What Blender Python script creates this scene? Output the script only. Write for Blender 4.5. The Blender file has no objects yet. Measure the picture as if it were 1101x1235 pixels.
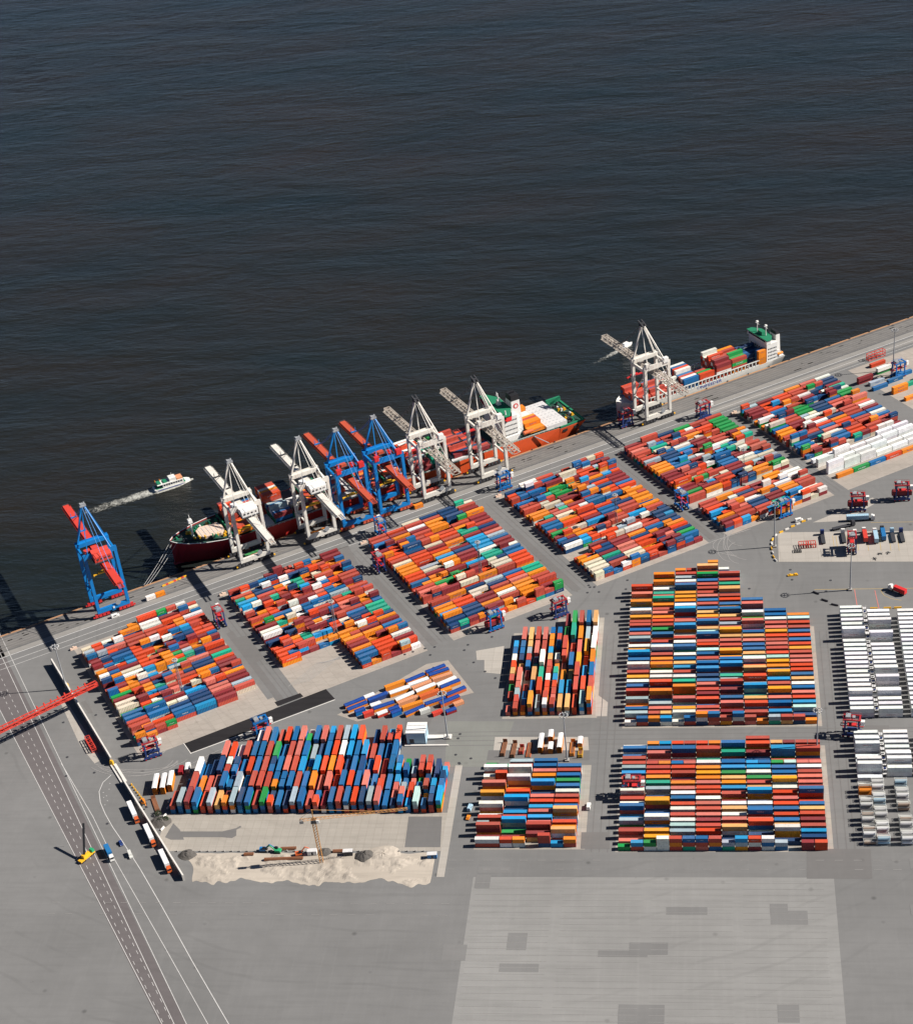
import bpy, bmesh, math, random
import numpy as np
from mathutils import Vector, Matrix, noise as mnoise
random.seed(7)
SC = bpy.context.scene
COL = SC.collection
R = math.radians

# ------------------------------------------------------------------ camera
CAM_P = Vector((147.295, -910.184, 611.172))
CAM_R = Vector((0.98761651, 0.11526503, -0.10643122))
CAM_U = Vector((0.01717125, 0.59490041, 0.80361599))
CAM_F = Vector((-0.15594479, 0.79549197, -0.58555422))
FPX, CX, CY = 2184.86, 531.574, 794.507          # focal length and principal point of the photograph (1101 x 1235)
cd = bpy.data.cameras.new('camera')
cam = bpy.data.objects.new('camera', cd)
COL.objects.link(cam)
m = Matrix((CAM_R, CAM_U, -CAM_F)).transposed().to_4x4()
m.translation = CAM_P
cam.matrix_world = m
cd.sensor_fit = 'HORIZONTAL'
cd.sensor_width = 36.0
cd.sensor_height = 36.0
cd.lens = 36.0 * FPX / 1101
cd.shift_x = (550.5 - CX) / 1101
cd.shift_y = (CY - 617.5) / 1235 * (1024 / 912)
cd.clip_start = 5.0
cd.clip_end = 40000.0
SC.camera = cam

# ------------------------------------------------------------------ sky, sun, exposure
SUN_AZ, SUN_EL = R(6.0), R(39.0)
w = bpy.data.worlds.new('World')
SC.world = w
w.use_nodes = True
nt = w.node_tree
sky = nt.nodes.new('ShaderNodeTexSky')
sky.sky_type = 'NISHITA'
sky.sun_disc = False
sky.sun_elevation = SUN_EL
sky.sun_rotation = R(90) - SUN_AZ
sky.altitude = 600.0
sky.air_density = 0.45
sky.dust_density = 0.25
sky.ozone_density = 2.0
bg = nt.nodes['Background']
nt.links.new(sky.outputs[0], bg.inputs[0])
bg.inputs[1].default_value = 0.05
ld = bpy.data.lights.new('sun', 'SUN')
ld.energy = 5.0
ld.angle = R(0.5)
ld.color = (1.0, 0.955, 0.895)
sun = bpy.data.objects.new('sun', ld)
COL.objects.link(sun)
sd = Vector((math.cos(SUN_EL) * math.cos(SUN_AZ), math.cos(SUN_EL) * math.sin(SUN_AZ), math.sin(SUN_EL)))
sun.rotation_euler = sd.to_track_quat('Z', 'Y').to_euler()
sun.location = sd * 800
vs = SC.view_settings
vs.view_transform = 'Standard'
vs.look = 'None'
vs.exposure = 0.64
vs.gamma = 1.0
SC.render.film_transparent = False
SC.cycles.max_bounces = 4
SC.cycles.diffuse_bounces = 1

# ------------------------------------------------------------------ coordinates
# world X runs along the straight stacks in the foreground, Y away from them; the quay is turned by DIAG
DIAG = R(33.379)
CD_, SD_ = math.cos(DIAG), math.sin(DIAG)
WATER_Z = -6.0
QUAY_T = 120.2


def Q(s, t, z=0.0):
    """A point given along the quay (s), across it towards the water (t) and up (z)."""
    return Vector((s * CD_ - t * SD_, s * SD_ + t * CD_, z))


def G(u, v, z=0.0):
    """The place on the level z that lies under pixel (u, v) of the photograph."""
    d = CAM_F + CAM_R * ((u - CX) / FPX) - CAM_U * ((v - CY) / FPX)
    return CAM_P + d * ((z - CAM_P.z) / d.z)


def ST(p):
    return (p.x * CD_ + p.y * SD_, -p.x * SD_ + p.y * CD_)


# ------------------------------------------------------------------ mesh helpers
class MB:
    """Collects boxes, bars, tubes and prisms; build() links them as ONE mesh object."""

    def __init__(self):
        self.v, self.f, self.m = [], [], []
        self.mi = 0

    def add(self, vs_, fs_):
        n = len(self.v)
        self.v.extend([tuple(p) for p in vs_])
        for f in fs_:
            self.f.append(tuple(i + n for i in f))
            self.m.append(self.mi)
        return self

    def box(self, x0, x1, y0, y1, z0, z1):
        return self.add([(x0, y0, z0), (x1, y0, z0), (x1, y1, z0), (x0, y1, z0), (x0, y0, z1), (x1, y0, z1), (x1, y1, z1), (x0, y1, z1)],
                        [(0, 3, 2, 1), (4, 5, 6, 7), (0, 1, 5, 4), (1, 2, 6, 5), (2, 3, 7, 6), (3, 0, 4, 7)])

    def taper(self, x0, x1, y0, y1, z0, z1, k=.1, ky=None):
        ky = k if ky is None else ky
        return self.add([(x0, y0, z0), (x1, y0, z0), (x1, y1, z0), (x0, y1, z0), (x0 + k, y0 + ky, z1), (x1 - k, y0 + ky, z1), (x1 - k, y1 - ky, z1), (x0 + k, y1 - ky, z1)],
                        [(0, 3, 2, 1), (4, 5, 6, 7), (0, 1, 5, 4), (1, 2, 6, 5), (2, 3, 7, 6), (3, 0, 4, 7)])

    def bar(self, a, b, wd, ht=None, up=(0, 0, 1)):
        ht = ht or wd
        a, b = Vector(a), Vector(b)
        d = (b - a).normalized()
        u = Vector(up)
        if abs(d.dot(u)) > .98:
            u = Vector((0, 1, 0))
        s = d.cross(u).normalized()
        t = s.cross(d)
        p = []
        for c in (a, b):
            for (i, j) in ((-1, -1), (1, -1), (1, 1), (-1, 1)):
                p.append(c + s * (i * wd / 2) + t * (j * ht / 2))
        return self.add(p, [(0, 1, 2, 3), (7, 6, 5, 4), (0, 4, 5, 1), (1, 5, 6, 2), (2, 6, 7, 3), (3, 7, 4, 0)])

    def tube(self, a, b, r0, r1=None, n=8):
        r1 = r0 if r1 is None else r1
        a, b = Vector(a), Vector(b)
        d = (b - a).normalized()
        u = Vector((0, 0, 1)) if abs(d.z) < .9 else Vector((1, 0, 0))
        s = d.cross(u).normalized()
        t = s.cross(d)
        p = []
        for c, r in ((a, r0), (b, r1)):
            for k in range(n):
                an = 2 * math.pi * k / n
                p.append(c + s * (r * math.cos(an)) + t * (r * math.sin(an)))
        f = [tuple(range(n)), tuple(range(2 * n - 1, n - 1, -1))]
        for k in range(n):
            f.append((k, k + n, (k + 1) % n + n, (k + 1) % n))
        return self.add(p, f)

    def prism(self, poly, z0, z1):
        n = len(poly)
        a = sum(poly[i][0] * poly[(i + 1) % n][1] - poly[(i + 1) % n][0] * poly[i][1] for i in range(n))
        if a < 0:
            poly = poly[::-1]
        p = [(x, y, z0) for x, y in poly] + [(x, y, z1) for x, y in poly]
        f = [tuple(range(n - 1, -1, -1)), tuple(range(n, 2 * n))]
        for k in range(n):
            f.append((k, (k + 1) % n, (k + 1) % n + n, k + n))
        return self.add(p, f)

    def sheet(self, poly, z):
        n = len(poly)
        a = sum(poly[i][0] * poly[(i + 1) % n][1] - poly[(i + 1) % n][0] * poly[i][1] for i in range(n))
        if a < 0:
            poly = poly[::-1]
        return self.add([(q[0], q[1], z) for q in poly], [tuple(range(n))])

    def ribbon(self, pts, wd, z):
        pts = [Vector((p[0], p[1])) for p in pts]
        L, Rr = [], []
        for i, p in enumerate(pts):
            d = (pts[min(i + 1, len(pts) - 1)] - pts[max(i - 1, 0)]).normalized()
            nrm = Vector((-d.y, d.x)) * (wd / 2)
            L.append(p + nrm)
            Rr.append(p - nrm)
        for i in range(len(pts) - 1):
            self.add([(Rr[i].x, Rr[i].y, z), (Rr[i + 1].x, Rr[i + 1].y, z), (L[i + 1].x, L[i + 1].y, z), (L[i].x, L[i].y, z)], [(0, 1, 2, 3)])
        return self

    def xform(self, M):
        self.v = [tuple(M @ Vector(p)) for p in self.v]
        return self

    def mesh(self, name, mats):
        me = bpy.data.meshes.new(name)
        me.from_pydata(self.v, [], self.f)
        mats = mats if isinstance(mats, (list, tuple)) else [mats]
        for q in mats:
            me.materials.append(q)
        if len(mats) > 1:
            me.polygons.foreach_set('material_index', self.m)
        me.update()
        return me

    def build(self, name, mats, parent=None, loc=None, rz=0):
        o = bpy.data.objects.new(name, self.mesh(name, mats))
        COL.objects.link(o)
        if parent:
            o.parent = parent
        if loc is not None:
            o.location = loc
        if rz:
            o.rotation_euler = (0, 0, rz)
        return o


def tag(o, label=None, cat=None, group=None, kind=None):
    if label:
        o['label'] = label
    if cat:
        o['category'] = cat
    if group:
        o['group'] = group
    if kind:
        o['kind'] = kind
    return o


def thing(name, label, cat, loc=(0, 0, 0), rz=0, group=None):
    o = bpy.data.objects.new(name, None)
    COL.objects.link(o)
    o.empty_display_size = 1
    o.location = loc
    o.rotation_euler = (0, 0, rz)
    return tag(o, label, cat, group)


def copy_tree(o, parent=None):
    kids = KIDS.get(o.name) or [c for c in COL.objects if c.parent == o]
    KIDS[o.name] = kids
    c = o.copy()
    COL.objects.link(c)
    c.parent = parent
    for ch in kids:
        copy_tree(ch, c)
    return c


KIDS = {}


def place(proto, used, loc, rz, label, group=None):
    """The first call moves the prototype itself, later calls copy it with its parts."""
    o = proto if not used else copy_tree(proto)
    used.append(1)
    o.location = loc
    o.rotation_euler = (0, 0, rz)
    o['label'] = label
    if group:
        o['group'] = group
    return o


def structure(name, mb, mat):
    return tag(mb.build(name, mat), kind='structure')


# ------------------------------------------------------------------ materials
class NT:
    def __init__(self, name):
        self.mat = bpy.data.materials.new(name)
        self.mat.use_nodes = True
        self.t = self.mat.node_tree
        self.b = self.t.nodes['Principled BSDF']

    def n(self, typ, **kw):
        nd = self.t.nodes.new('ShaderNode' + typ)
        for k, v_ in kw.items():
            setattr(nd, k, v_)
        return nd

    def l(self, a, b):
        self.t.links.new(a, b)

    def noise(self, vec, scale, detail=4, rough=.6, dist=0.0):
        nd = self.n('TexNoise')
        nd.inputs['Scale'].default_value = scale
        nd.inputs['Detail'].default_value = detail
        nd.inputs['Roughness'].default_value = rough
        nd.inputs['Distortion'].default_value = dist
        if vec is not None:
            self.l(vec, nd.inputs['Vector'])
        return nd.outputs['Fac']

    def ramp(self, fac, stops):
        nd = self.n('ValToRGB')
        e = nd.color_ramp.elements
        while len(e) < len(stops):
            e.new(.5)
        for k, (p, c) in enumerate(stops):
            e[k].position = p
            e[k].color = (c[0], c[1], c[2], 1) if isinstance(c, (tuple, list)) else (c, c, c, 1)
        self.l(fac, nd.inputs['Fac'])
        return nd.outputs['Color']

    def mix(self, fac, a, b, mode='MIX'):
        nd = self.n('Mix', data_type='RGBA', blend_type=mode)
        for sock, val in ((nd.inputs[0], fac), (nd.inputs[6], a), (nd.inputs[7], b)):
            if isinstance(val, (int, float)):
                sock.default_value = val
            elif isinstance(val, (tuple, list)):
                sock.default_value = (val[0], val[1], val[2], 1)
            else:
                self.l(val, sock)
        return nd.outputs[2]

    def math(self, op, a, b=None, c=None):
        nd = self.n('Math', operation=op)
        for k, val in enumerate((a, b, c)):
            if val is None:
                continue
            if isinstance(val, (int, float)):
                nd.inputs[k].default_value = val
            else:
                self.l(val, nd.inputs[k])
        return nd.outputs[0]

    def pos(self, scale=(1, 1, 1), rz=0.0):
        g = self.n('NewGeometry')
        mp = self.n('Mapping')
        mp.inputs['Rotation'].default_value = (0, 0, rz)
        mp.inputs['Scale'].default_value = scale
        self.l(g.outputs['Position'], mp.inputs['Vector'])
        return mp.outputs[0]

    def obj(self):
        return self.n('TexCoord').outputs['Object']

    def color(self, c):
        if isinstance(c, tuple):
            self.b.inputs['Base Color'].default_value = (c[0], c[1], c[2], 1)
        else:
            self.l(c, self.b.inputs['Base Color'])

    def rough(self, r, spec=.5, metal=0.0):
        self.b.inputs['Roughness'].default_value = r
        self.b.inputs['Specular IOR Level'].default_value = spec
        self.b.inputs['Metallic'].default_value = metal


def paint(name, rgb, rough=.55, dirt=.25, rust=0.0, scale=.5):
    """Painted steel and similar: slightly blotched, with grime and, if wanted, rust runs."""
    k = NT(name)
    v = k.obj()
    d = tuple(c * .55 + .01 for c in rgb)
    c = k.mix(k.math('MULTIPLY', k.ramp(k.noise(v, scale, 5), [(.35, 0.), (.75, 1.)]), dirt), rgb, d)
    if rust:
        st = k.n('Mapping')
        st.inputs['Scale'].default_value = (1.4, 1.4, .22)
        k.l(v, st.inputs['Vector'])
        r_ = k.ramp(k.noise(st.outputs[0], .9, 5, .65), [(.55, 0.), (.7, 1.)])
        c = k.mix(k.math('MULTIPLY', r_, rust), c, (.30, .12, .045))
    k.color(c)
    k.rough(rough, .4)
    return k.mat


def ground_mat(name, base, var, line_rz=0.0, spots=0.0, tracks=0.0, panel=None):
    k = NT(name)
    p = k.pos()
    big = k.noise(p, .012, 4, .55)
    mid = k.noise(p, .09, 5, .65)
    stretch = k.pos((.02, .35, 1), -line_rz)
    tr = k.noise(stretch, 1.0, 4, .6, .4)
    c = k.mix(k.ramp(big, [(.3, 0.), (.7, 1.)]), tuple(b * (1 - var) for b in base), tuple(b * (1 + var) for b in base))
    c = k.mix(k.math('MULTIPLY', k.ramp(mid, [(.4, 0.), (.8, 1.)]), .3), c, tuple(b * .72 for b in base))
    c = k.mix(k.math('MULTIPLY', k.ramp(tr, [(.45, 0.), (.75, 1.)]), .16 + tracks), c, tuple(b * .6 for b in base))
    c = k.mix(k.math('MULTIPLY', k.ramp(k.noise(k.pos((.35, .02, 1), -line_rz), 1.0, 4, .6, .5), [(.5, 0.), (.8, 1.)]), .16), c, tuple(min(1, b * 1.35) for b in base))
    if tracks:
        wv = k.n('TexWave', wave_type='RINGS', rings_direction='Z')
        wv.inputs['Scale'].default_value = .045
        wv.inputs['Distortion'].default_value = 7.0
        wv.inputs['Detail'].default_value = 3.0
        wv.inputs['Detail Scale'].default_value = .35
        k.l(k.pos((.55, .55, 1)), wv.inputs['Vector'])
        ring = k.ramp(wv.outputs['Fac'], [(.93, 0.), (.985, 1.)])
        c = k.mix(k.math('MULTIPLY', k.math('MULTIPLY', ring, k.ramp(k.noise(p, .02, 3), [(.46, 0.), (.62, 1.)])), .17), c, tuple(b * .55 for b in base))
        oil = k.ramp(k.noise(p, .22, 5, .75), [(.66, 0.), (.78, 1.)])
        c = k.mix(k.math('MULTIPLY', oil, .6), c, tuple(b * .42 for b in base))
    if spots:
        vz = k.n('TexVoronoi', feature='F1')
        vz.inputs['Scale'].default_value = .055
        k.l(p, vz.inputs['Vector'])
        s_ = k.ramp(vz.outputs['Distance'], [(.03, 1.), (.09, 0.)])
        c = k.mix(k.math('MULTIPLY', s_, spots), c, tuple(b * .3 for b in base))
    if panel:
        br = k.n('TexBrick')
        br.offset = 0.0
        br.inputs['Scale'].default_value = 1.0
        br.inputs['Brick Width'].default_value = panel[0]
        br.inputs['Row Height'].default_value = panel[1]
        br.inputs['Mortar Size'].default_value = .12
        br.inputs['Color1'].default_value = (1, 1, 1, 1)
        br.inputs['Color2'].default_value = (.84, .84, .84, 1)
        br.inputs['Mortar'].default_value = (.55, .53, .5, 1)
        k.l(k.pos((1, 1, 1), -line_rz), br.inputs['Vector'])
        c = k.mix(.38, c, br.outputs['Color'], 'MULTIPLY')
    k.color(c)
    k.rough(.9, .2)
    return k.mat


def container_mat(name, use_attr):
    k = NT(name)
    if use_attr:
        a = k.n('Attribute', attribute_name='paint')
        base = a.outputs['Color']
        rnd = k.n('Attribute', attribute_name='seed').outputs['Fac']
    else:
        oi = k.n('ObjectInfo')
        base = oi.outputs['Color']
        rnd = oi.outputs['Random']
    g = k.n('NewGeometry')
    sx = k.n('SeparateXYZ')
    k.l(g.outputs['True Normal'], sx.inputs[0])
    up = k.math('GREATER_THAN', sx.outputs['Z'], .8)
    p = g.outputs['Position']
    # roofs have bleached in the weather, more on some boxes than on others
    fade = k.math('MULTIPLY', up, k.math('MULTIPLY_ADD', rnd, .07, .0))
    c = k.mix(fade, base, (.60, .47, .40))
    c = k.mix(k.math('MULTIPLY', k.ramp(k.noise(p, .45, 4, .6), [(.4, 0.), (.85, 1.)]), .24), c, (.10, .07, .05), 'MIX')
    # scraped and patched spots on the roof
    n2 = k.ramp(k.noise(p, 1.3, 3, .7), [(.62, 0.), (.68, 1.)])
    c = k.mix(k.math('MULTIPLY', k.math('MULTIPLY', n2, up), k.math('MULTIPLY', rnd, .26)), c, (.50, .46, .42))
    n3 = k.ramp(k.noise(p, .9, 4, .7), [(.60, 0.), (.70, 1.)])
    c = k.mix(k.math('MULTIPLY', n3, .2), c, (.16, .06, .03))
    k.color(c)
    k.rough(.6, .35)
    return k.mat


M = {}
M['asphalt'] = ground_mat('asphalt', (.176, .172, .166), .12, DIAG, .5, .05)
M['asphalt_dark'] = ground_mat('asphalt_dark', (.105, .10, .097), .10, DIAG, .2)
M['asphalt_mid'] = ground_mat('asphalt_mid', (.155, .148, .142), .08, DIAG, .2)
M['asphalt_green'] = ground_mat('asphalt_green', (.20, .20, .18), .08, 0, .2)
M['apron'] = ground_mat('apron', (.165, .155, .145), .12, DIAG, .25, .35)
M['apron_light'] = ground_mat('apron_light', (.26, .245, .225), .08, DIAG, .1, .1)
M['concrete'] = ground_mat('concrete', (.40, .365, .32), .07, 0, .1, .08, (7.5, 7.5))
M['concrete_row'] = ground_mat('concrete_row', (.36, .325, .28), .07, math.pi / 2, .1, .25, (6.1, 4.06))
M['concrete_diag'] = ground_mat('concrete_diag', (.37, .325, .28), .09, DIAG, .25, .25, (6.4, 4.06))
M['yard_field'] = ground_mat('yard_field', (.245, .238, .226), .10, 0, .3, .15)
M['yard_patch'] = ground_mat('yard_patch', (.185, .18, .173), .10, 0, .2)
M['road'] = ground_mat('road', (.135, .12, .118), .08, R(123), .1, .1)
M['tar'] = ground_mat('tar', (.022, .020, .021), .3, DIAG, 0, .5)
M['sand'] = ground_mat('sand', (.43, .375, .31), .2, 0, .3, .25)
M['white_line'] = paint('white_line', (.62, .60, .57), .8, .4)
M['yellow_line'] = paint('yellow_line', (.55, .38, .12), .8, .4)
M['red_line'] = paint('red_line', (.55, .18, .15), .8, .3)
M['tyre_mark'] = paint('tyre_mark', (.30, .285, .27), .9, .4)
M['quay_rim'] = paint('quay_rim', (.42, .23, .12), .85, .6, .5)
M['quay_wall'] = paint('quay_wall', (.16, .13, .10), .85, .6)
M['white'] = paint('white_steel', (.78, .76, .71), .5, .2, .12)
M['old_white'] = paint('old_white_steel', (.74, .70, .62), .55, .35, .55, .25)
M['crane_blue'] = paint('crane_blue', (.004, .19, .52), .5, .25, 0, .2)
M['crane_red'] = paint('crane_red', (.62, .055, .035), .5, .25, 0, .2)
M['crane_rust_red'] = paint('crane_rust_red', (.52, .085, .04), .55, .35, 0, .2)
M['dark_steel'] = paint('dark_steel', (.045, .045, .05), .6, .3)
M['grey_steel'] = paint('grey_steel', (.30, .31, .32), .5, .3)
M['rust_grey'] = paint('rust_grey', (.36, .25, .18), .7, .5, .4)
M['rust_steel'] = paint('rust_steel', (.26, .105, .05), .8, .5)
M['black'] = paint('black', (.015, .015, .017), .6, .2)
M['rubber'] = paint('rubber', (.02, .02, .02), .85, .2)
M['carrier_blue'] = paint('carrier_blue', (.006, .14, .42), .5, .25)
M['carrier_navy'] = paint('carrier_navy', (.02, .045, .17), .5, .25)
M['carrier_red'] = paint('carrier_red', (.40, .03, .035), .5, .3)
M['red'] = paint('red_steel', (.60, .03, .03), .5, .2)
M['orange'] = paint('orange_steel', (.78, .24, .02), .55, .25)
M['crane_pale'] = paint('crane_pale', (.78, .38, .12), .6, .3)
M['orange_red'] = paint('orange_red_steel', (.62, .12, .03), .55, .3)
M['yellow'] = paint('yellow_steel', (.80, .42, .02), .5, .25)
M['green_deck'] = paint('green_deck', (.010, .20, .095), .7, .5, .1)
M['deck_dark'] = paint('deck_dark', (.012, .06, .045), .75, .5, .2)
M['hull_red_shaded'] = paint('hull_red_shaded', (.52, .028, .020), .5, .25, .05, .12)  # ship's red darkened amidships: crane shadow painted into the colour
M['lattice'] = paint('lattice_steel', (.50, .44, .37), .65, .5, .6, .4)
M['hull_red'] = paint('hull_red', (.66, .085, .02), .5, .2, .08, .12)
M['hull_shade_box_maroon'] = paint('hull_shade_box_maroon', (.30, .014, .022), .55, .25)  # bow: hull red with the flare's shade painted in; also real maroon boxes
M['hull_white'] = paint('hull_white', (.62, .62, .57), .5, .25, .15, .2)
M['hull_blue'] = paint('hull_blue', (.02, .16, .38), .5, .25)
M['cream'] = paint('cream', (.72, .52, .40), .7, .25, .15)
M['hatch_grey'] = paint('hatch_grey', (.62, .60, .58), .7, .3)
M['glass'] = paint('dark_glass', (.01, .015, .025), .12, 0)
M['tarp_blue'] = paint('tarp_blue', (.008, .055, .27), .6, .3)
M['tarp_white'] = paint('tarp_white', (.82, .80, .78), .6, .2)
M['salmon'] = paint('salmon', (.66, .28, .14), .6, .25)
M['ink_white'] = paint('ink_white', (.75, .75, .75), .6, .1)
M['ink_blue'] = paint('ink_blue', (.02, .07, .36), .6, .1)
M['ink_red'] = paint('ink_red', (.6, .03, .03), .6, .1)
M['ink_green'] = paint('ink_green', (.02, .32, .13), .6, .1)
M['wall_blue'] = paint('wall_blue', (.36, .52, .62), .6, .15)
M['wall_top'] = paint('wall_top', (.70, .66, .60), .85, .25)
M['wall_side'] = paint('wall_side', (.36, .34, .31), .9, .3)
M['leaf'] = paint('leaf', (.045, .065, .03), .8, .5, 0, 3)
M['rubble'] = paint('rubble', (.10, .09, .08), .9, .5, 0, 2)
M['foam'] = paint('foam', (.62, .60, .52), .8, .3, 0, 2)
M['cont_obj'] = container_mat('container_paint', False)
M['cont_attr'] = container_mat('container_paint_stacked', True)


def water_mat():
    k = NT('river_water')
    p = k.pos()
    c = k.mix(k.ramp(k.noise(k.pos((1, 2.2, 1), -R(20)), .004, 4, .5), [(.3, 0.), (.7, 1.)]), (.019, .0155, .0112), (.0095, .0150, .0152))
    k.color(c)
    k.rough(.18, .42)
    k.b.inputs['IOR'].default_value = 1.33
    w1 = k.noise(k.pos((.55, 1.5, 1), -R(52)), .16, 5, .62, .6)
    w2 = k.noise(k.pos((.7, 1.3, 1), -R(10)), .55, 4, .6, .3)
    w3 = k.noise(k.pos((.5, 1.2, 1), -R(40)), .035, 4, .55, .4)
    hgt = k.math('ADD', k.math('ADD', k.math('MULTIPLY', w1, 1.1), k.math('MULTIPLY', w2, .35)), k.math('MULTIPLY', w3, 3.4))
    # wind lanes: patches of rougher and calmer water
    wl = k.ramp(k.noise(k.pos((.35, 1.6, 1), -R(28)), .0075, 5, .6, .8), [(.34, .55), (.66, 1.0)])
    hgt = k.math('MULTIPLY', hgt, wl)
    b = k.n('Bump')
    b.inputs['Strength'].default_value = 1.0
    b.inputs['Distance'].default_value = 1.0
    k.l(hgt, b.inputs['Height'])
    k.l(b.outputs[0], k.b.inputs['Normal'])
    return k.mat


M['water'] = water_mat()


def foam_mat():
    k = NT('foam_on_water')
    a = k.n('Attribute', attribute_name='foaminess')
    n1 = k.noise(k.pos(), .42, 7, .72, .8)
    f = k.math('SUBTRACT', k.math('ADD', n1, a.outputs['Fac']), 1.0)
    f = k.ramp(f, [(0.0, 0.), (.34, .8)])
    k.color((.66, .65, .58))
    k.rough(.8, .2)
    tr = k.n('BsdfTransparent')
    mx = k.n('MixShader')
    k.l(f, mx.inputs[0])
    k.l(tr.outputs[0], mx.inputs[1])
    k.l(k.b.outputs[0], mx.inputs[2])
    k.l(mx.outputs[0], k.t.nodes['Material Output'].inputs['Surface'])
    return k.mat


M['foam'] = foam_mat()
# ------------------------------------------------------------------ setting: ground, quay, water
def qpoly(pts):
    return [tuple(Q(s, t))[:2] for s, t in pts]


def gpoly(pts):
    return [tuple(G(u, v))[:2] for u, v in pts]


structure('ground', MB().sheet(qpoly([(-9000, QUAY_T), (9000, QUAY_T), (9000, -9000), (-9000, -9000)]), 0.0), M['asphalt'])
structure('river_water', MB().sheet(qpoly([(-12000, QUAY_T - 4), (12000, QUAY_T - 4), (12000, 22000), (-12000, 22000)]), WATER_Z), M['water'])
qw = MB()
a_, b_ = Q(-2500, QUAY_T), Q(2500, QUAY_T)
qw.add([(a_.x, a_.y, .0), (b_.x, b_.y, .0), (b_.x, b_.y, -9), (a_.x, a_.y, -9)], [(0, 1, 2, 3)])
structure('quay_wall', qw, M['quay_wall'])
rim = MB()
rim.box(-2500, 2500, QUAY_T - .9, QUAY_T + .35, -.4, .22)
rim.xform(Matrix.Rotation(DIAG, 4, 'Z'))
structure('quay_edge', rim, M['quay_rim'])

Z1, Z2, Z3, Z4 = .02, .04, .06, .08
ap = MB()
ap.sheet(qpoly([(-700, 103.4), (900, 103.4), (900, 119.2), (-700, 119.2)]), Z1)
structure('quay_apron', ap, M['apron'])
al = MB()
al.sheet(qpoly([(-700, 97.5), (900, 97.5), (900, 102.2), (-700, 102.2)]), Z1)
al.sheet(qpoly([(225, 88), (900, 88), (900, 94), (225, 94)]), Z1)
structure('apron_strip', al, M['apron_light'])
rails = MB()
for t in (102.4, 118.0):
    rails.box(-700, 900, t - .5, t - .32, .0, .07)
    rails.box(-700, 900, t + .32, t + .5, .0, .07)
rails.xform(Matrix.Rotation(DIAG, 4, 'Z'))
structure('crane_rail', rails, M['dark_steel'])
jn = MB()
for i in range(5):
    t = 105.6 + i * 2.6
    jn.sheet(qpoly([(-700, t), (900, t), (900, t + .28), (-700, t + .28)]), Z2)
structure('apron_joint', jn, M['apron_light'])
jd = MB()
rj = random.Random(3)
for i in range(420):
    s = rj.uniform(-330, 500)
    t = rj.choice([104.2, 106.8, 109.4, 112.0, 114.6, 117.2]) + rj.uniform(-.2, .5)
    L = rj.uniform(2, 9)
    jd.sheet(qpoly([(s, t), (s + L, t), (s + L, t + .9), (s, t + .9)]), Z3)
structure('apron_stain', jd, M['asphalt_mid'])
ln = MB()
for t, wd in ((96.6, .45), (90.5, .3), (85.0, .25)):
    ln.sheet(qpoly([(-300, t), (460, t), (460, t + wd), (-300, t + wd)]), Z2)
structure('lane_line', ln, M['white_line'])

# paving under the stacks
pads = MB()
for s0 in (-236.5, -139.5, -42.5, 54.5, 148.0, 238.5):
    pads.sheet(qpoly([(s0, 80), (s0 + 80, 80), (s0 + 80, -46.5), (s0, -46.5)]), Z1)
pads.sheet(qpoly([(-236, -46), (-153, -46), (-153, -36), (-236, -36)]), Z1 + .004)
pads.sheet(qpoly([(335, 82), (430, 82), (430, -20), (335, -20)]), Z1)
pads.sheet(qpoly([(-129, -72), (-122, -84), (-56, -98), (-54, -62), (-66, -58)]), Z1 + .004)
structure('stack_paving', pads, M['concrete_diag'])
p2 = MB()
p2.sheet([(-146, -214), (3.6, -214), (3.6, -243), (-146, -243)], Z1)
p2.sheet([(20, -176.5), (76, -176.5), (76, -242), (20, -242)], Z1)
p2.sheet([(91, -15), (196.5, -55), (196.5, -146), (91, -146)], Z1)
p2.sheet([(91, -162), (197, -162), (197, -244), (91, -244)], Z1)
p2.sheet([(25, -56), (50, -56), (50, -42), (77, -42), (77, -136.5), (25, -136.5)], Z1)
structure('yard_paving', p2, M['concrete_row'])
p3 = MB()
p3.sheet(gpoly([(938, 642), (1200, 639), (1200, 677), (939, 677.5)]), Z1 + .01)
p3.sheet(gpoly([(597, 889), (709, 889), (711, 914), (594, 914)]), Z1 + .01)
p3.sheet(gpoly([(574, 785), (608, 779), (604, 813), (584, 811), (584, 796), (575, 796)]), Z1 + .01)
p3.sheet(gpoly([(718, 836), (733, 847), (732, 864), (718, 864)]), Z1 + .01)
p3.sheet(gpoly([(980, 630), (1052, 600), (1062, 603), (1020, 628)]), Z1 + .01)
p3.sheet(gpoly([(268, 905), (300, 905), (300, 930), (255, 930)]), Z1 + .01)
p3.sheet(gpoly([(72, 846), (83, 850), (110, 893), (122, 917), (114, 921), (97, 900)]), Z1 + .01)
p3.sheet([(3.6, -176), (7.5, -176), (7.5, -262), (3.6, -262)], Z1 + .01)
structure('concrete_pad', p3, M['concrete'])
dk = MB()
dk.sheet(gpoly([(281, 770), (298, 766), (319, 794), (306, 800)]), Z2)
dk.sheet(gpoly([(383, 668), (420, 658), (432, 680), (404, 690)]), Z2)
dk.sheet(gpoly([(635, 660), (690, 712), (698, 714), (640, 662)]), Z2)
dk.sheet(gpoly([(490, 866), (521, 866), (516, 880), (487, 880)]), Z2)
dk.sheet(gpoly([(493, 985), (533, 985), (531, 1022), (488, 1022)]), Z2)
dk.sheet(gpoly([(701, 1004), (735, 1004), (735, 1024), (700, 1024)]), Z2)
dk.sheet(gpoly([(973, 1024), (1050, 1024), (1052, 1060), (973, 1060)]), Z2)
dk.sheet(gpoly([(1030, 875), (1072, 875), (1073, 887), (1028, 887)]), Z2)
dk.sheet(gpoly([(98, 847), (103, 845), (112, 859), (107, 861)]), Z2)
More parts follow.
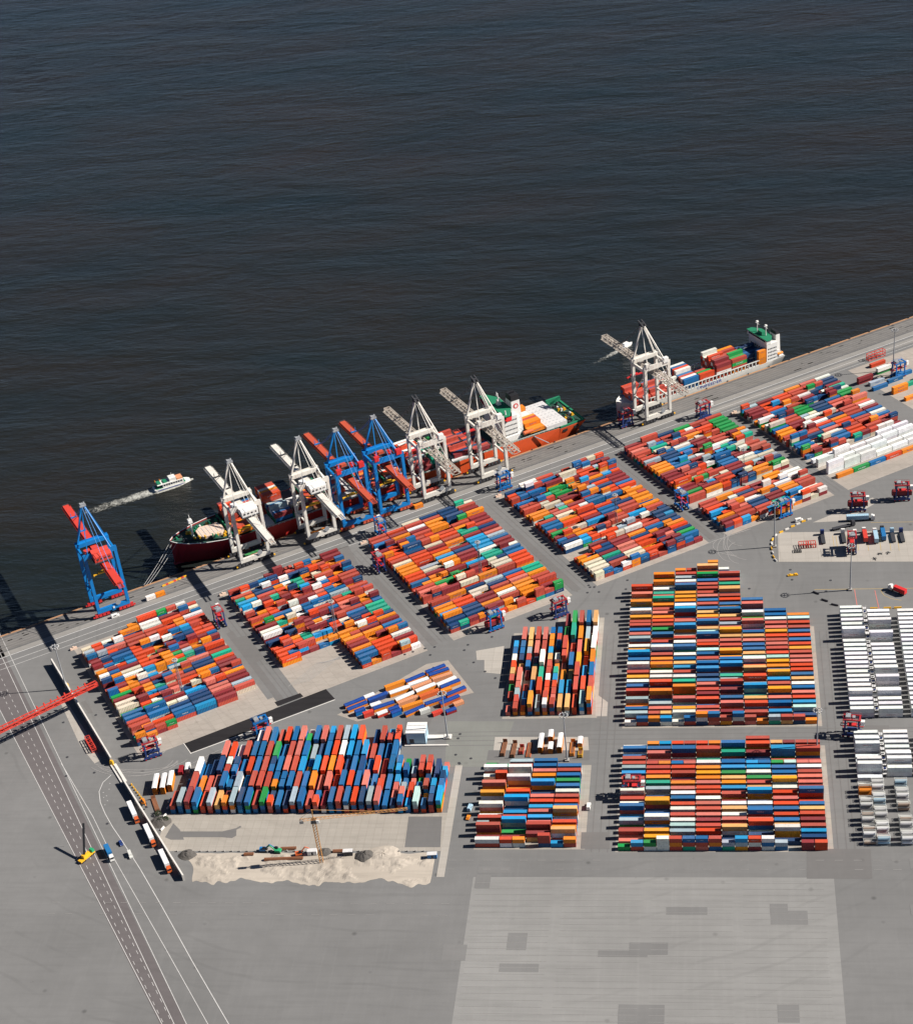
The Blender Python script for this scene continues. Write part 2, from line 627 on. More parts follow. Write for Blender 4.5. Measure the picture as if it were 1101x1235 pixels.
dk.sheet(gpoly([(589, 905), (711, 905), (711, 917), (587, 917)]), Z2)
structure('repaired_asphalt', dk, M['asphalt_mid'])
gr = MB()
gr.sheet(gpoly([(540, 870), (620, 870), (600, 925), (536, 925)]), .012)
structure('pale_asphalt', gr, M['asphalt_green'])
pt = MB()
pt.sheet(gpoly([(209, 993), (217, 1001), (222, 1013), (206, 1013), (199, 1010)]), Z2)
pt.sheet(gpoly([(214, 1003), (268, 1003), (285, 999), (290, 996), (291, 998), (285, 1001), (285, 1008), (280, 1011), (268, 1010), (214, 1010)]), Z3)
structure('dark_ground_patch', pt, M['asphalt_mid'])  # darker flat patches on the concrete field
tr = MB()
tr.sheet(gpoly([(222, 897), (393, 831), (404, 843), (230, 908)]), Z2)
tr.sheet(gpoly([(331, 847), (362, 836), (366, 840), (335, 852)]), Z2)
structure('fresh_tar_strip', tr, M['tar'])
te = MB()
te.ribbon([G(u, v) for u, v in ((229.5, 909), (300, 883), (404, 844))], .5, Z3)
te.ribbon([G(u, v) for u, v in ((221.5, 896.5), (230, 908.5))], .4, Z3 + .004)
structure('tar_edge', te, M['wall_top'])

# road at the far left bottom, with its markings
def road_pts(a, b, ext=1.2):
    A, B = G(*a), G(*b)
    return [A - (B - A) * ext, B + (B - A) * ext]


rd = MB()
A0, A1 = road_pts((72, 925), (127, 1037), 2.6)
B0, B1 = road_pts((40, 935), (92, 1037), 2.6)
rd.sheet([A0[:2], A1[:2], B1[:2], B0[:2]], Z1)
structure('access_road', rd, M['road'])
rl = MB()
for a, b in (((72, 941), (117, 1037)), ((76, 924), (130, 1037)), ((43, 940), (93, 1037))):
    p, q = road_pts(a, b, 2.6)
    rl.ribbon([p, q], .28, Z2)
d0, d1 = (G(62, 940), G(110, 1037))
for off in (0, -3.6):
    for i in range(-24, 46):
        a = d0 + (d1 - d0) * (i * .08)
        b = d0 + (d1 - d0) * (i * .08 + .035)
        nrm = Vector((-(d1 - d0).y, (d1 - d0).x, 0)).normalized()
        rl.ribbon([a + nrm * off, b + nrm * off], .2, Z2)
cv = [(134, 935), (124, 944), (119.5, 955), (121, 968), (127, 982), (136, 998), (147, 1014), (158, 1031), (170, 1050), (196, 1095), (232, 1160), (290, 1260)]
rl.ribbon([G(u, v) for u, v in cv], .35, Z2)
rl.ribbon([G(u, v) for u, v in ((74, 921), (90, 948), (112, 985), (130, 1022), (140, 1040), (200, 1145), (270, 1270))], .28, Z2 + .004)
for (u, v) in ((124, 956), (128, 960), (124.5, 962), (129, 966), (126, 971), (131, 952), (132, 945)):
    rl.ribbon([G(u, v), G(u + 1.2, v)], .35, Z2)
structure('road_marking', rl, M['white_line'])
yl = MB()
yl.ribbon([G(982, 711), G(1130, 709)], .3, Z2)
yl.ribbon([G(1062, 712), (G(1066, 718)), G(1075, 722), G(1087, 724)], .25, Z2)
yl.ribbon([G(1050, 630), G(1120, 629)], .25, Z2)
for u in (1004, 1008, 1021, 1033, 1045, 1060, 1072, 1082):
    yl.ribbon([G(u, 646), G(u + 2.5, 664)], .25, Z2 + .03)
structure('yellow_marking', yl, M['yellow_line'])
rdl = MB()
rdl.ribbon([G(1030.5, 711), G(1034, 733)], .45, Z2)
rdl.ribbon([G(1055, 712), G(1060, 734)], .45, Z2)
structure('red_marking', rdl, M['red_line'])
tm = MB()


def arc(cu, cv_, ru, rv, a0, a1, n=18):
    return [G(cu + ru * math.cos(R(a0 + (a1 - a0) * i / n)), cv_ + rv * math.sin(R(a0 + (a1 - a0) * i / n))) for i in range(n + 1)]


for k_ in range(7):
    rk = random.Random(40 + k_)
    tm.ribbon(arc(895 + rk.uniform(-14, 10), 655 + rk.uniform(-10, 14), 22 + rk.uniform(-8, 12), 14 + rk.uniform(-4, 8), 95, 250), .35, Z2 + k_ * .004)
    tm.ribbon(arc(160 + rk.uniform(-10, 10), 905 + rk.uniform(-6, 10), 55 + rk.uniform(-10, 12), 22 + rk.uniform(-4, 8), 20, 140), .35, Z2 + .03 + k_ * .004)
    tm.ribbon([G(430 + k_ * 4, 772 + k_ * 2.4), G(400 - k_ * 3, 800), G(372 - k_ * 4, 822 + k_)], .35, Z2 + .06 + k_ * .004)
tm.ribbon([G(833, 664), G(862, 652), G(905, 638)], .6, Z2 + .1)
for k_ in range(5):
    tm.ribbon([G(222, 950 - k_ * 6), G(260, 935 - k_ * 7), G(330, 912 - k_ * 8)], .35, Z2 + .12 + k_ * .004)
structure('tyre_marking', tm, M['tyre_mark'])
# dark lane lines that run along the alleys between the stacks
al2 = MB()
for s0 in (-146.5, -49.5, 47.5, 143, 233):
    for off in (-3, 0.5, 3.5):
        al2.sheet(qpoly([(s0 + off, 78), (s0 + off + .5, 78), (s0 + off + .5, -44), (s0 + off, -44)]), Z1 + .004)
for y0 in (-147.5, -151, -155, -159):
    al2.sheet([(-10, y0), (250, y0), (250, y0 - .5), (-10, y0 - .5)], Z1 + .004)
for x0 in (79, 83, 87, 199, 203, 207):
    al2.sheet([(x0, -60), (x0 + .45, -60), (x0 + .45, -244), (x0, -244)], Z1 + .012)
structure('wheel_track', al2, M['asphalt_mid'])

# construction sand south of the concrete field: low uneven ground with ragged sides
sand = MB()
nx, ny = 120, 26
P_ = []
for j in range(ny + 1):
    for i in range(nx + 1):
        fx, fy = i / nx, j / ny
        y = -266 + (5 * mnoise.noise(Vector((fx * 7, 2, 7))) + 2.5 * mnoise.noise(Vector((fx * 31, 4, 7)))) * (1 - fy) + fy * (266 - 244.6)
        xl = -128 + min(30, (-244.6 - y) * .46) * .8 + 7 * mnoise.noise(Vector((y * .06, 0, 1)))
        xr = 1.2 - max(0, (-262 - y)) * .08 + 6 * mnoise.noise(Vector((y * .05, 9, 1))) * min(1, max(0, -258 - y) / 20)
        x = xl + (xr - xl) * fx
        e = min(1, min(i, nx - i, ny - j, j) / 4)
        h = max(0, mnoise.fractal(Vector((x * .07, y * .09, 3)), 1, 2, 4)) * 1.6
        P_.append((x, y + (mnoise.noise(Vector((x * .12, 5, 1))) * 1.2 if j == ny else 0), .035 + h * e))
sand.add(P_, [(j * (nx + 1) + i, j * (nx + 1) + i + 1, (j + 1) * (nx + 1) + i + 1, (j + 1) * (nx + 1) + i) for j in range(ny) for i in range(nx)])
structure('sand_ground', sand, M['sand'])
# the yard goes on below: an empty paved field, lanes and old patches
lo = MB()
lo.sheet([(22, -262), (196, -262), (196, -420), (22, -420)], .012)
structure('empty_paving', lo, M['yard_field'])
lp = MB()
rq = random.Random(12)
for i in range(14):
    x, y = rq.uniform(10, 235), rq.uniform(-360, -250)
    w_, h_ = rq.uniform(6, 26), rq.uniform(4, 12)
    lp.sheet([(x, y), (x + w_, y), (x + w_, y + h_), (x, y + h_)], .03 + i * .002)
structure('old_patch', lp, M['yard_patch'])
ed = MB()
for (x0_, x1_, y_) in ((-190, 20, -281), (-190, 20, -289), (8, 260, -250), (8, 260, -256.5)):
    for i in range(int((x1_ - x0_) / 9)):
        if rq.random() < .85:
            ed.sheet([(x0_ + i * 9, y_), (x0_ + i * 9 + 4, y_), (x0_ + i * 9 + 4, y_ + .22), (x0_ + i * 9, y_ + .22)], .09)
structure('worn_dash', ed, M['tyre_mark'])
se = MB()
for s0 in (-152.5, -55.5, 41.0, 137.0):
    se.sheet(qpoly([(s0, 40), (s0 + 4.2, 40), (s0 + 4.2, -44), (s0, -44)]), Z1 + .008)
structure('dark_lane', se, M['asphalt_mid'])
ll = MB()
for k in range(44):
    y = -266 - k * 4.06
    if y < -420:
        break
    for c in range(4):
        x = 24 + c * 43
        ll.sheet([(x, y), (x + 38, y), (x + 38, y - .14), (x, y - .14)], .085)
structure('slot_line', ll, M['tyre_mark'])
# ------------------------------------------------------------------ containers
PAL = {'r': (.47, .068, .042), 'm': (.235, .024, .030), 'R': (.66, .060, .012), 'o': (.80, .225, .010), 'y': (.84, .33, .012),
       'd': (.72, .38, .13), 'b': (.004, .125, .32), 'n': (.005, .050, .145), 'l': (.006, .29, .58), 'w': (.80, .77, .70),
       'g': (.006, .28, .06), 't': (.008, .36, .22), 's': (.34, .42, .45), 'p': (.46, .68, .62), 'k': (.62, .155, .115), 'c': (.66, .58, .44)}
CNAME = {'r': 'red', 'm': 'maroon', 'R': 'scarlet', 'o': 'orange', 'y': 'amber', 'd': 'tan', 'b': 'blue', 'n': 'navy', 'l': 'azure',
         'w': 'white', 'g': 'green', 't': 'teal', 's': 'grey', 'p': 'mint', 'k': 'salmon', 'c': 'cream'}
MIXES = {'diag': 'rrrrrrrrmmmmmmRRRRRRoooooobbbbbnnnnlwwwwccgtsk',
         'front': 'rrrrrrkkkRRmmmbbbbbnlloooyywwwdgtsnp', 'bluish': 'bbbbbbbbnnllrrrrrkkRRnnnmmwgso',
         'far': 'rrrrrrmmmmmRRRooobbbbnnnlwwwwccgtsk'}
ROWP, COLP = 4.06, 12.75


def container_mesh(name, L, H, W=2.44):
    """Corrugated steel box with a proud frame: corner posts, rails and a ribbed roof a little below its rails."""
    b = MB()
    hx, hy = L / 2, W / 2
    n = 26 if L > 8 else 14
    for sgn in (-1, 1):
        vs_, fs_ = [], []
        for i in range(n * 2):
            x = -hx + .12 + (L - .24) * i / (n * 2 - 1)
            y = sgn * (hy - (.01 if (i // 2) % 2 else .09))
            vs_ += [(x, y, .16), (x, y, H - .1)]
        for i in range(n * 2 - 1):
            f = (2 * i, 2 * i + 2, 2 * i + 3, 2 * i + 1)
            fs_.append(f if sgn < 0 else f[::-1])
        b.add(vs_, fs_)
    b.box(-hx + .06, hx - .06, -hy + .1, hy - .1, .1, H - .05)
    for sx in (-1, 1):
        for sy in (-1, 1):
            b.box(sx * hx - (.17 if sx > 0 else 0), sx * hx + (.17 if sx < 0 else 0), sy * hy - (.16 if sy > 0 else 0), sy * hy + (.16 if sy < 0 else 0), 0, H)
    for sy in (-1, 1):
        y0_, y1_ = sorted((sy * hy, sy * (hy - .1)))
        b.box(-hx + .17, hx - .17, y0_, y1_, H - .11, H - .012)
        b.box(-hx + .17, hx - .17, y0_, y1_, .012, .17)
    for sx in (-1, 1):
        x0_, x1_ = sorted((sx * hx, sx * (hx - .1)))
        b.box(x0_, x1_, -hy + .16, hy - .16, H - .13, H - .012)
        b.box(x0_, x1_, -hy + .16, hy - .16, .012, .17)
    # door leaves with lock bars at one end
    for sy in (-1, 1):
        b.box(hx - .075, hx - .02, sy * hy * .46 - .5, sy * hy * .46 + .5, .2, H - .16)
        b.box(hx - .02, hx - .0, sy * hy * .46 - .03, sy * hy * .46 + .03, .18, H - .15)
    return b


CM = {}
for L in (12.19, 6.06):
    for H in (2.6, 2.9):
        CM[(L, H)] = container_mesh('container', L, H)
CME = {k: v.mesh('container', M['cont_obj']) for k, v in CM.items()}


def letter_mesh(txt, size, mat, name):
    cu = bpy.data.curves.new('lettering', 'FONT')
    cu.body = txt
    cu.size = size
    cu.resolution_u = 1
    cu.align_x = 'CENTER'
    cu.align_y = 'CENTER'
    o = bpy.data.objects.new('lettering', cu)
    COL.objects.link(o)
    dg = bpy.context.evaluated_depsgraph_get()
    me = bpy.data.meshes.new_from_object(o.evaluated_get(dg))
    COL.objects.unlink(o)
    bpy.data.objects.remove(o)
    me.name = name
    me.materials.clear()
    me.materials.append(mat)
    return me


TEXTS = {'n': ('HAMBURG SÜD', .98, 'ink_white'), 'b': ('MAERSK', 1.0, 'ink_white'), 'R': ('HAMBURG SÜD', .98, 'ink_white'), 'g': ('EVERGREEN', 1.1, 'ink_white'),
         'o': ('Hapag-Lloyd', 1.0, 'ink_blue'), 's': ('MAERSK', 1.05, 'ink_blue'), 't': ('CHINA SHIPPING', .85, 'ink_white'), 'w': ('HAMBURG SÜD', .7, 'ink_red')}
TME = {(c, sz): letter_mesh(t, s * (1 if sz > 8 else .52), M[mt], 'lettering') for c, (t, s, mt) in TEXTS.items() for sz in (12.19, 6.06)}
TDATA = {}
for key_, me in TME.items():
    vv = np.empty(len(me.vertices) * 3, 'f')
    me.vertices.foreach_get('co', vv)
    TDATA[key_] = (vv.reshape(-1, 3), [tuple(p.vertices) for p in me.polygons])

BOX = []          # every box: dict


def add_box(x, y, z, ang, L, H, c, **kw):
    d = dict(x=x, y=y, z=z, ang=ang, L=L, H=H, c=c, top=True, side=1.0, end=0.0, block=None, kind='dry', ind=False)
    d.update(kw)
    BOX.append(d)
    return d


ORD = ['', 'first', 'second', 'third', 'fourth', 'fifth', 'sixth', 'seventh', 'eighth', 'ninth', 'tenth', 'eleventh', 'twelfth', 'thirteenth', 'fourteenth', 'fifteenth',
       'sixteenth', 'seventeenth', 'eighteenth', 'nineteenth', 'twentieth', 'twenty-first', 'twenty-second', 'twenty-third', 'twenty-fourth', 'twenty-fifth', 'twenty-sixth',
       'twenty-seventh', 'twenty-eighth', 'twenty-ninth', 'thirtieth', 'thirty-first', 'thirty-second', 'thirty-third', 'thirty-fourth', 'thirty-fifth', 'thirty-sixth', 'thirty-seventh',
       'thirty-eighth', 'thirty-ninth', 'fortieth']


def stack(cell, rng, mixc):
    """cell: list of ('c', tiers) for one 40 ft slot or two 20 ft slots -> list of (dx, L, [colours bottom..top])"""
    out = []
    n = len(cell)
    for i, (c, t) in enumerate(cell):
        if t <= 0:
            continue
        L = 12.19 if n == 1 else 6.06
        dx = 0 if n == 1 else (-3.2 if i == 0 else 3.2)
        cols = [rng.choice(mixc) for _ in range(t - 1)] + [c]
        out.append((dx, L, cols))
    return out


def parse(tok, rng, mixc, deft):
    """'b2' 40 ft, blue, two high; 'r2,b3' two 20 ft stacks; '.' empty; '?' random."""
    if tok == '.':
        return []
    if tok == '?':
        if rng.random() < .2:
            return [(rng.choice(mixc), rng.choice(deft)), (rng.choice(mixc), rng.choice(deft))]
        return [(rng.choice(mixc), rng.choice(deft))]
    r_ = []
    for q in tok.split(','):
        if q == '.':
            r_.append(('r', 0))
            continue
        c = q[0] if q[0] != '?' else rng.choice(mixc)
        r_.append((c, int(q[1]) if len(q) > 1 else rng.choice(deft)))
    return r_


def grid_block(name, org, ang, cells, mixc, seed, front_dir, deft=(2, 2, 2, 3), alongcol=True):
    """cells: {(col, row): token}; col runs along the boxes (COLP), row across them (ROWP), row grows towards front_dir."""
    rng = random.Random(seed)
    ca, sa = math.cos(ang), math.sin(ang)
    hts = {}
    got = {}
    for (c, r), tok in cells.items():
        cell = parse(tok, rng, mixc, deft)
        got[(c, r)] = cell
        hts[(c, r)] = max([t for _, t in cell]) if cell else 0
    for (c, r), cell in got.items():
        for dx, L, cols in stack(cell, rng, mixc):
            lx = c * COLP + COLP / 2 + dx + rng.uniform(-.08, .08)
            ly = r * ROWP * front_dir + rng.uniform(-.05, .05)
            z = .03
            for ti, col in enumerate(cols):
                H = 2.9 if rng.random() < .35 and L > 8 else 2.6
                nb = hts.get((c, r + 1), 0)
                lc = hts.get((c - 1, r), 0)
                add_box(org[0] + lx * ca - ly * sa, org[1] + lx * sa + ly * ca, z, ang, L, H, col, top=ti == len(cols) - 1, side=1.0 if nb <= ti else (.35 if nb == ti + 1 else .12),
                        end=1.0 if lc <= ti else 0.0, block=name, col=c, row=r, tier=ti, nt=len(cols), half=0 if L > 8 else (1 if dx < 0 else 2), under=cols[ti + 1] if ti + 1 < len(cols) else None)
                z += H
    return hts


def cols_to_cells(cols, starts, nrows):
    cells = {}
    for c, txt in enumerate(cols):
        toks = txt.split()
        r0 = starts[c]
        want = nrows - r0
        if len(toks) < want:                      # keep the last token in the front row, fill before it
            toks = toks[:-1] + ['?'] * (want - len(toks)) + toks[-1:]
        for i, t in enumerate(toks[-want:] if len(toks) > want else toks):
            cells[(c, r0 + i)] = t
    return cells


# bottom right block, read from back to front
D_COLS = ['w1 b2 b1 r2 r2 s2 l2 r2 l1 n2 w3 r2 w2 b3 b1 s2 m1 r2 k1 g1,l2', 'o2,l2 b2 k2 m1 r2,o2 r2 R2 o2 t2 s2 n1 y2 y3 n1 b2 w3 n1 y2 y2 g2,w3',
          'R2,r2 b2 b3 m1 b2,k2 R2 r2 m1 o2 k2 w2 b2 R2 w2 r2 w2 p2 s2 n1 r3,b3', 'R2,o2 r2 r3 t1 w2 o2 y2 o2 k2 R2 R2 w2 k2 r2 k2 m2 r2 R2 m1 b3,r3',
          's2,s2 b3 t2 b1 b2 l2 g2 d2 o2 l2 r2 m1 w2 d2 w2 k2 r2 d3 n1 s2,l3', 'r3 R3 m2 n1 l2,b2 l2 w2 g2 r2 d2 l3 n1 w2 b2 b3 k2 R3 n1 m1 R3,w3',
          'd2,m2 l2 l3 r1 g2,p2 b2 b2 s2 y3 w2 R2 k2 R2 b2 R2 b2 d2 w3 n1 s2,.', 'r2,r2 r2 r3 m1 k2,k2 w2 r2 k2 k2 r2 b3 R1 b2 d2 R2 m2 r2 l2 n2 m2,R2']
HT_D = grid_block('bottom right block', (92.3, -164.6), 0, cols_to_cells(D_COLS, [0] * 8, 20), MIXES['front'], 11, -1)
# tall middle right block
C_COLS = ['r2 R3 k2 y1 b2 o3 l2 w3 y2 r2 r2 b2 k2 s2 b1 w2 y2 l3 b2 r1 w3 r2 y2 w2 b2 r2 m1 s2 o1 b2 s2 w1,b2',
          'o3 r2 o3 w2 t2 k2 t3 o2 r2 k2 o2 R2 r2 g2 b2 r1 r2 b2 w3 r2 o2 r2 o3 w2 w2 t2 R3 m2 o3 n1 ? k2 o2,l2',
          'o2,r2 r2 s2 w2 r2 b3 y2 y2 o2 b2 w3 l3 r1 k2 p2 l3 n1 w2 r3 w3 b3 w2 b2 d2 l2 r2 n2 w3 t3 o3 m1 k2 n1 y2 ? w1,b2',
          'm2,o3 d3 R2 g3 b2 r2 r2 r2 k2 b2 r2 b2 d2 y2 R2 b3 d2 p2 b3 r2 R2 p2 b2 r2 w2 b3 l3 n2 b2 k2 r2 m2 R2 b1 r2 k2 o3,b3',
          'w2,p1 l2 r3 r2 t2 d2 d3 r2 R2 b2 y2 b3 d2 r2 s2 k2 y3 d2 k2 r2 r2 y3 y2 b3 l3 n1 t2 s2 r3 m2 b1 b2 k2 n1 m2 r2,b3',
          'b2 r2 k3 b2 w3 g2 k3 m1 b2 d2 k2 b2 b2 d2 p2 w3 R2 d3 n1 R3 w2 l3 t1 d2 n1 ? r2 r2,o1', 'b2 b2 w2 r2 k2 y2 R2 r2 k2 r2 R2 p2 y2 o2 b2 y3 l2 r2 k2 y3 k2 b2 n1 ? s2,r2', 'o2 p2 R2 r2 b2 R2 b2 R2 y2 r2 k2 k2 R2 R2 b2 d2 w2 b2 k2 R2 l2 p2 n1 r2,o1']
grid_block('tall middle right block', (92.2, -17.0), 0, cols_to_cells(C_COLS, [0, -2, -4, -5, -4, 4, 7, 8], 32), MIXES['front'], 12, -1)
# bottom middle block
F_COLS = ['g1,. t2 w3 w2,R3 o1 k3 m1 y3 n1 w3 w1 r2 s2,g1 r3 m1 w2', 's2 R2 w3 p1 w3 o1 R2 l2 l3 n1 l2 r2 l3 g1 m1 R2,o2', 'b2 b2 k2 o2 g2 l3 n1 k2 R2 l2 k2 l2 k2 r3 m2 .,r3', '. b2 r2 b2 g2 b2 w2 r2 R2 b2 d3 n1 R2 o2 d3 l1,o2']
HT_F = grid_block('bottom middle block', (20.6, -178.3), 0, cols_to_cells(F_COLS, [0] * 4, 16), MIXES['front'], 13, -1)

# blocks whose boxes point away from the camera: lane = row (to the right), slot = col (from the front, away)
E_L = ['k1,. r1,g1 r2,d2 R2,w2 b2,l2', 'r2,r2 s2,k2 k2 d1,n2 b2,b2 k2', 'o1,b1 b1,r1 .,m1 b2,r2 s2,d2 d2', 'y3 b2 d2 t1,n1 k2 r2', 's2 R3 t2 w3 r2 k2', 'w3,r3 R2,R2 w2,r2 r2,d2 l2,o2 o2,b2',
       'r3,k2 r2,R2 l2,t2 o1,w2 m1,b2 r2,b2', 'd2 l2 o1 k1,r3 r3 g2 m2', 'd2 l2,l2 d1 b2 m1,r1 t3 g3', 'R2 r3 r3 y2 k2 o2 r3', 'p3 R3 l2 R1 y2 s2 b3', 'o4 r3 b3 o3 w3 w2 d3']
cells = {}
for lane, txt in enumerate(E_L):
    for sl, tk in enumerate(txt.split()):
        cells[(sl, -lane)] = tk
grid_block('middle block of twelve lanes', (28.2, -134.0), math.pi / 2, {(c, r): t for (c, r), t in cells.items()}, MIXES['front'], 14, 1)

rl_ = random.Random(21)
L_FRONT = 'r s m b R s d o s n b r g R b n s b r R m b r b R n s k b n b l p b n l'
cells = {}
Lr = L_FRONT.split()
starts = [0, 1, 2, 5, 9]
ends = [36, 36, 36, 29, 29]
L_BACK = {4: 'w k b r R b k g b k b r s l R . n r', 3: 'k R w r b b r g b r k b s n b R w l b l r b', 1: 'b r o r k b b s b r r r o b b r b o k k R b R b k b R b k s R b r l b g'}
for sl in range(5):
    lst = L_BACK.get(sl, '').split()
    for lane in range(starts[sl], ends[sl]):
        c = Lr[lane] if sl == 0 and lane < len(Lr) else (lst[lane - starts[sl]] if lane - starts[sl] < len(lst) else rl_.choice(MIXES['bluish']))
        if c == '.':
            continue
        t = rl_.choice((2, 3, 3, 3)) if lane > 4 else rl_.choice((1, 2, 2, 3))
        if lane >= 29:
            t = rl_.choice((2, 3, 3))
        if (lane >= 29 and rl_.random() < .75) or rl_.random() < .08:
            cells[(sl, -lane)] = '%s%d,%s%d' % (c, t, rl_.choice(MIXES['bluish']), max(1, t + rl_.choice((-1, 0, 0))))
        else:
            cells[(sl, -lane)] = '%s%d' % (c, t)
HT_L = grid_block('bottom left block', (-142.6, -214.2), math.pi / 2, cells, MIXES['bluish'], 15, 1)

# the six slanting blocks along the quay
def diag_block(name, s0, seed, t0=78.0, gaps=(21,), nrow=30, skip=lambda c, r: False, p20=.55, mixc='diag', deft=(1, 2, 2, 2, 3)):
    rng = random.Random(seed)
    cells = {}
    last = {}
    for r in range(nrow):
        for c in range(6):
            if r in gaps and not (c > 3 and rng.random() < .5):
                continue
            if skip(c, r):
                continue
            base = 2 if rng.random() < .86 else rng.choice(deft)
            k1, k2 = rng.choice(MIXES[mixc]), rng.choice(MIXES[mixc])
            if c in last and rng.random() < .30:
                k1 = last[c]
            last[c] = k1
            if rng.random() < (p20 if r < 20 else p20 * .5) or r == nrow - 1:
                cells[(c, r)] = '%s%d,%s%d' % (k1, max(1, base + rng.choice((-1, 0, 0, 1))), k2, max(1, base + rng.choice((-1, 0, 0, 1))))
            elif rng.random() > .015:
                cells[(c, r)] = '%s%d' % (k1, base)
    o = Q(s0, t0)
    grid_block(name, (o.x, o.y), DIAG, cells, MIXES[mixc], seed, -1)


diag_block('left slanting block', -234.2, 31, 76.5, gaps=(), nrow=28, skip=lambda c, r: (r < 2 and c < 2) or (r > 25 and c > 0 and c < 5 and r > 27 - c * .6) or (r > 25 and c == 5), p20=.6)
diag_block('second slanting block from the left', -137.2, 32, 78.0, gaps=(), skip=lambda c, r: (r > 21 and c < 3 and r > 22 - c) or (r == 0 and c < 2), p20=.7)
diag_block('third slanting block from the left', -40.6, 33, 79.5, gaps=(21,), p20=.18, skip=lambda c, r: r == 0 and c < 2)
diag_block('third slanting block from the right', 56.4, 34, 77.0, gaps=(21,), p20=.5, skip=lambda c, r: r == 0 and c == 0)
diag_block('second slanting block from the right', 149.4, 35, 77.0, gaps=(20, 21), p20=.35, mixc='far')
diag_block('far right slanting block', 239.6, 36, 77.5, gaps=(), nrow=20, p20=.3, mixc='far', skip=lambda c, r: (r == 0 and c < 2))
# loose boxes in the sparse yard at the far right
for (u, v, c, L, z) in ((1043, 460, 'm', 12.19, .03), (1043, 457, 'm', 12.19, 2.63), (1066, 448, 'g', 12.19, .03), (1066, 445, 'w', 12.19, 2.63), (1057, 462, 's', 12.19, .03), (1061, 468, 'b', 12.19, .03),
                        (1079, 459, 'b', 12.19, .03), (1085, 472, 'o', 12.19, .03), (1085, 468, 'o', 12.19, 2.63), (1095, 465, 't', 12.19, .03), (1058, 440, 'R', 12.19, .03), (1076, 441, 'R', 6.06, .03),
                        (1090, 452, 'b', 12.19, .03), (1100, 480, 'o', 12.19, .03), (1112, 455, 'r', 12.19, .03), (1120, 468, 'w', 12.19, .03)):
    p = G(u, v, z)
    add_box(p.x, p.y, z, DIAG, L, 2.6, c)

# refrigerated boxes: white, in two blocks with a rack between the two columns
RF = []


def reefer_block(name, x0, y0, nrow, tiers, cols=(0, 14.9, 31.5)):
    rng = random.Random(len(name))
    for ci, dx in enumerate(cols):
        for r in range(nrow):
            t = tiers[ci][r] if r < len(tiers[ci]) else 2
            z = .03
            for ti in range(t):
                nb = (tiers[ci][r + 1] if r + 1 < nrow else 0)
                RF.append(add_box(x0 + dx + 6.1, y0 - r * ROWP, z, 0, 12.19, 2.9, 'w', kind='reefer', block=name, col=ci, row=r, tier=ti, nt=t, top=ti == t - 1, side=1.0 if nb <= ti else .3))
                z += 2.9


T1 = [2, 2, 2, 2, 2, 2, 3, 1, 2, 2, 2, 2, 2, 2, 2, 2, 2, 2, 2, 2, 3, 2, 2, 2]
T2 = [0, 2, 2, 2, 3, 1, 2, 3, 1, 2, 2, 2, 2, 2, 2, 3, 1, 3, 1, 2, 3, 2, 2, 2]
T3 = [0, 2, 2, 2, 2, 2, 2, 2, 2, 2, 2, 2, 2, 2, 2, 2, 2, 2, 2, 2, 2, 2, 2, 2]
reefer_block('upper reefer block', 211.4, -44.5, 24, [T1, T2, T3])
reefer_block('lower reefer block', 211.8, -158.0, 9, [[2, 2, 3, 3, 1, 1, 3, 3, 1][:9], [2, 2, 2, 2, 2, 3, 3, 2, 0], [2, 2, 2, 2, 2, 2, 2, 2, 0]])
# white reefers at the foot of the far right block
o6 = Q(239.6, -6.5)
for r_, (cs, t) in enumerate((((0, 1, 2, 3, 4, 5), (1, 1, 0, 0, 2, 2)), ((0, 1, 2, 3, 4, 5), (2, 3, 2, 2, 2, 2)), ((0, 1, 2, 3, 4, 5), (0, 2, 2, 2, 1, 1)), ((0, 1, 2, 3, 4, 5), (3, 2, 2, 1, 1, 1)))):
    for c_, n_ in zip(cs, t):
        for ti in range(n_):
            q = Q(239.6 + c_ * COLP + 6.4, -6.5 - r_ * 5.4, .03 + ti * 2.9)
            RF.append(add_box(q.x, q.y, q.z, DIAG, 12.19, 2.9, 'w', kind='reefer', block='foot of the far right block', col=c_, row=r_, tier=ti, nt=n_, top=ti == n_ - 1, side=1.0))
for c_, cc in enumerate('ogbRor'):
    q = Q(239.6 + c_ * COLP + 8, -30.5, .03)
    add_box(q.x, q.y, q.z, DIAG, 12.19, 2.6, cc)

# cargo on the two ships (bays of boxes; deck heights match the hulls below)
def bay(s, ts, z, cols, tiers, L=12.19, seed=0, pal=None):
    rng = random.Random(seed)
    for i, t in enumerate(ts):
        n = tiers[i % len(tiers)]
        zz = z
        for k in range(n):
            q = Q(s, t, zz)
            add_box(q.x, q.y, zz, DIAG, L, 2.6, cols[(i + k * 3) % len(cols)] if pal is None else rng.choice(pal))
            zz += 2.62


def lanes(t0, n):
    return [t0 + 2.55 * i for i in range(n)]


